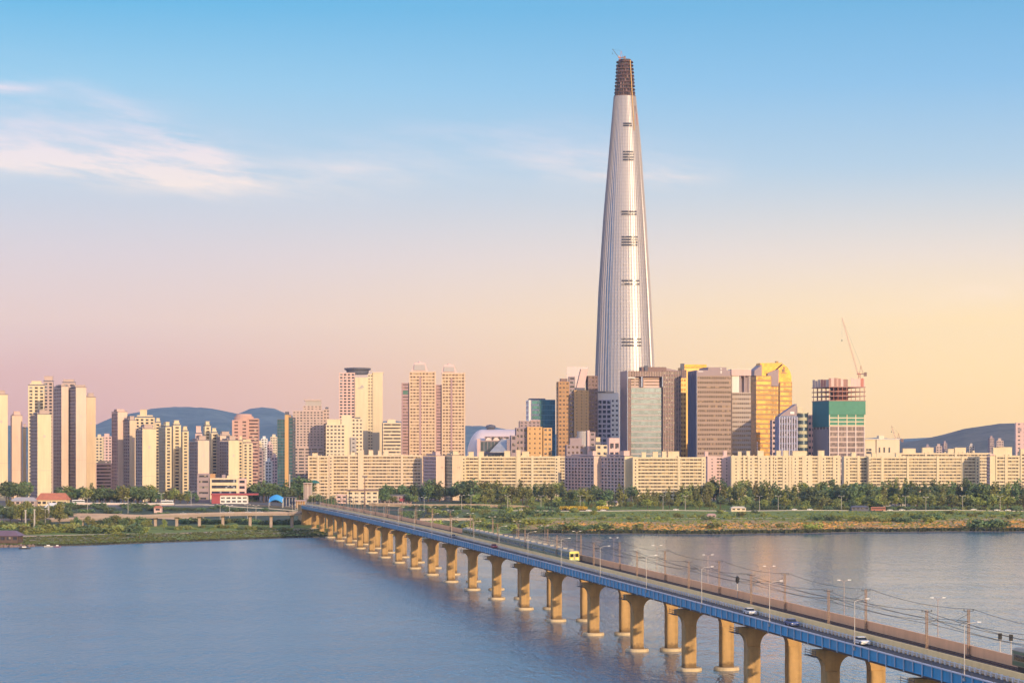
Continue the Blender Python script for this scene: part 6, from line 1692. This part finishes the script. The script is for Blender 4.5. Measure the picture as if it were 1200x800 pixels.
def bus(label, x, Y, z, paint, L=11.0):
    root = thing('bus', label, 'bus', (px(x, Y), Y, z), R(90))
    mb = MB(); mb.box(-1.25, 1.25, -L / 2, L / 2, .45, 1.6); mb.box(-1.25, 1.25, -L / 2, L / 2, 2.6, 3.2); mb.box(-1.2, 1.2, -L / 2 + .1, L / 2 - .1, 1.6, 2.6); mb.frustum(-1.2, 1.2, -L / 2 + .05, L / 2 - .05, 3.2, 3.35, .25); mb.build('body', paint, root)
    for s in (-1, 1):
        mb = MB(); mb.box(min(s * 1.21, s * 1.27), max(s * 1.21, s * 1.27), -L / 2 + .4, L / 2 - .4, 1.65, 2.55); mb.build('side_windows', m_carglass, root)
        for yy in (-L * .3, L * .28):
            mb = MB(); mb.tube((s * 1.0, yy, .5), (s * 1.28, yy, .5), .5, .5, 12); mb.build('wheel', m_black, root)
    mb = MB(); mb.box(-1.1, 1.1, -L / 2 - .03, -L / 2 + .05, 1.5, 2.7); mb.build('windscreen', m_carglass, root)
for x, Y, L, lb, mt in ((1029, 1733, 12, 'dull red bus on the riverside road right of the dark shelter', plain('bus_red', (0.40, 0.12, 0.08), .4)), (92, 1690, 10, 'white bus on the levee road below the left cluster', m_cwhite), (196, 1690, 10, 'white bus at the right end of the pale parapet', m_cwhite)):
    X = px(x, Y); bus(lb, x, Y, max(ground(X, Y - 6), ground(X, Y + 6)) + .12, mt, L)
# clipped hedges in yellow bloom beside the road
lf_yel = leafmat('leaf_yellow', (0.55, 0.42, 0.03), (0.75, 0.58, 0.05))
for x0, x1, Y, lb in ((656, 688, 1744, 'long hedge in yellow bloom by the road below the mauve blocks'), (700, 712.5, 1744, 'short hedge in yellow bloom right of the long one'), (664, 671, 1738, 'small yellow flowering clump in front of the long hedge')):
    X0 = px(x0, Y); L_ = px(x1, Y) - X0; root = thing('flowering_hedge', lb, 'hedge', (X0, Y, ground(X0, Y)), 0, 'yellow hedges by the riverside road')
    mb = MB(); crown_mesh(mb, [(L_ * (k + .5) / max(2, int(L_ / 2)), 0, 2.3, 1.9, .8) for k in range(max(2, int(L_ / 2)))], int(80 * L_ / 2), .5, rnd); mb.build('foliage', lf_yel, root, fix=False)
    mb = MB(); mb.box(0.3, L_ - .3, -.35, .35, -.3, 1.6); mb.build('stems', m_bark, root)
# dock building, moored boats
b = Bld('dock_house', 'low dark dock building with sloping purple roof at the left border', 'dock building', -8, 1225, 0, None, 1.4)
u1 = b.U(21); b.vol(0, u1, 0, 12, 0, 4.2, plain('dock_timber', (0.11, 0.07, 0.06), .8), g_dark, 1, 3.5, 'FR', .5, .3, par=.5)
m_ = MB(); m_.hexa([(-.8, -1, 4.25), (u1 + 1.5, -1, 4.25), (u1 + 1.5, 13, 4.25), (-.8, 13, 4.25), (-.8, 3, 7.2), (u1 - 3, 3, 7.2), (u1 - 3, 9, 7.2), (-.8, 9, 7.2)]); b.one('roof', m_, plain('purple_roof', (0.16, 0.10, 0.13), .6)); b.flush()
mb = MB()
m_rock = plain('shore_rock', (0.22, 0.15, 0.12), .95, 0, .3, .4)
rk = random.Random(8)
for k in range(46):
    x = rk.uniform(-8, 40); Y = 1400
    for _k in range(3): X = px(x, Y); Y = shore(X, Y) + rk.uniform(0, 5)
    X = px(x, Y); r_ = rk.uniform(.5, 1.3); mbk = MB(); mbk.lathe([(r_ * .7, -.6), (r_, .1), (r_ * .8, r_ * .6), (r_ * .25, r_ * .95)], 0, 0, 7)
    mbk.v = [(p[0] * rk.uniform(.8, 1.2), p[1] * rk.uniform(.8, 1.2), p[2]) for p in mbk.v]
    b0 = len(mb.v); mb.v += [(p[0] + X, p[1] + Y, p[2] + max(0, ground(X, Y))) for p in mbk.v]; mb.f += [tuple(b0 + i for i in f) for f in mbk.f]; mb.m += mbk.m
tag(mb.build('shore_stones', m_rock), kind='stuff')
for x, Y, L, lb, mt in ((67.5, 1204, 4.2, 'small purple hulled boat moored at the left bank', plain('hull_purple', (0.22, 0.13, 0.20), .5)), (29, 1185, 7, 'long low dark boat lying off the dock building', m_dsteel), (57, 1207, 5.5, 'flat grey pontoon boat left of the purple boat', greyw)):
    root = thing('boat', lb, 'boat', (px(x, Y), Y, 0), R(3))
    mb = MB(); o_ = [(-L / 2, -.7), (L * .25, -.85), (L / 2, 0), (L * .25, .85), (-L / 2, .7)]
    mb.prism(o_, lambda p: (p[0] * .9, p[1] * .7, -.25), lambda p: (p[0], p[1], .75)); mb.build('hull', mt, root)
    mb = MB(); mb.box(-L * .2, L * .12, -.5, .5, .76, 1.35); mb.build('cabin', whitew, root)
# ------------------------------------------------------------------ evening haze
mb = MB(); mb.box(-7200, 7200, -1700, 10150, -8, 640)
m = bpy.data.materials.new('haze_air'); m.use_nodes = True
t = NT(m.node_tree); t.n.clear()
pv = t.node('ShaderNodeVolumePrincipled'); out = t.node('ShaderNodeOutputMaterial'); t.link(pv.outputs[0], out.inputs['Volume'])
pv.inputs['Color'].default_value = (0.46, 0.66, 1.0, 1); pv.inputs['Density'].default_value = 0.00004; pv.inputs['Anisotropy'].default_value = 0.0
tag(mb.build('haze', m), kind='stuff')
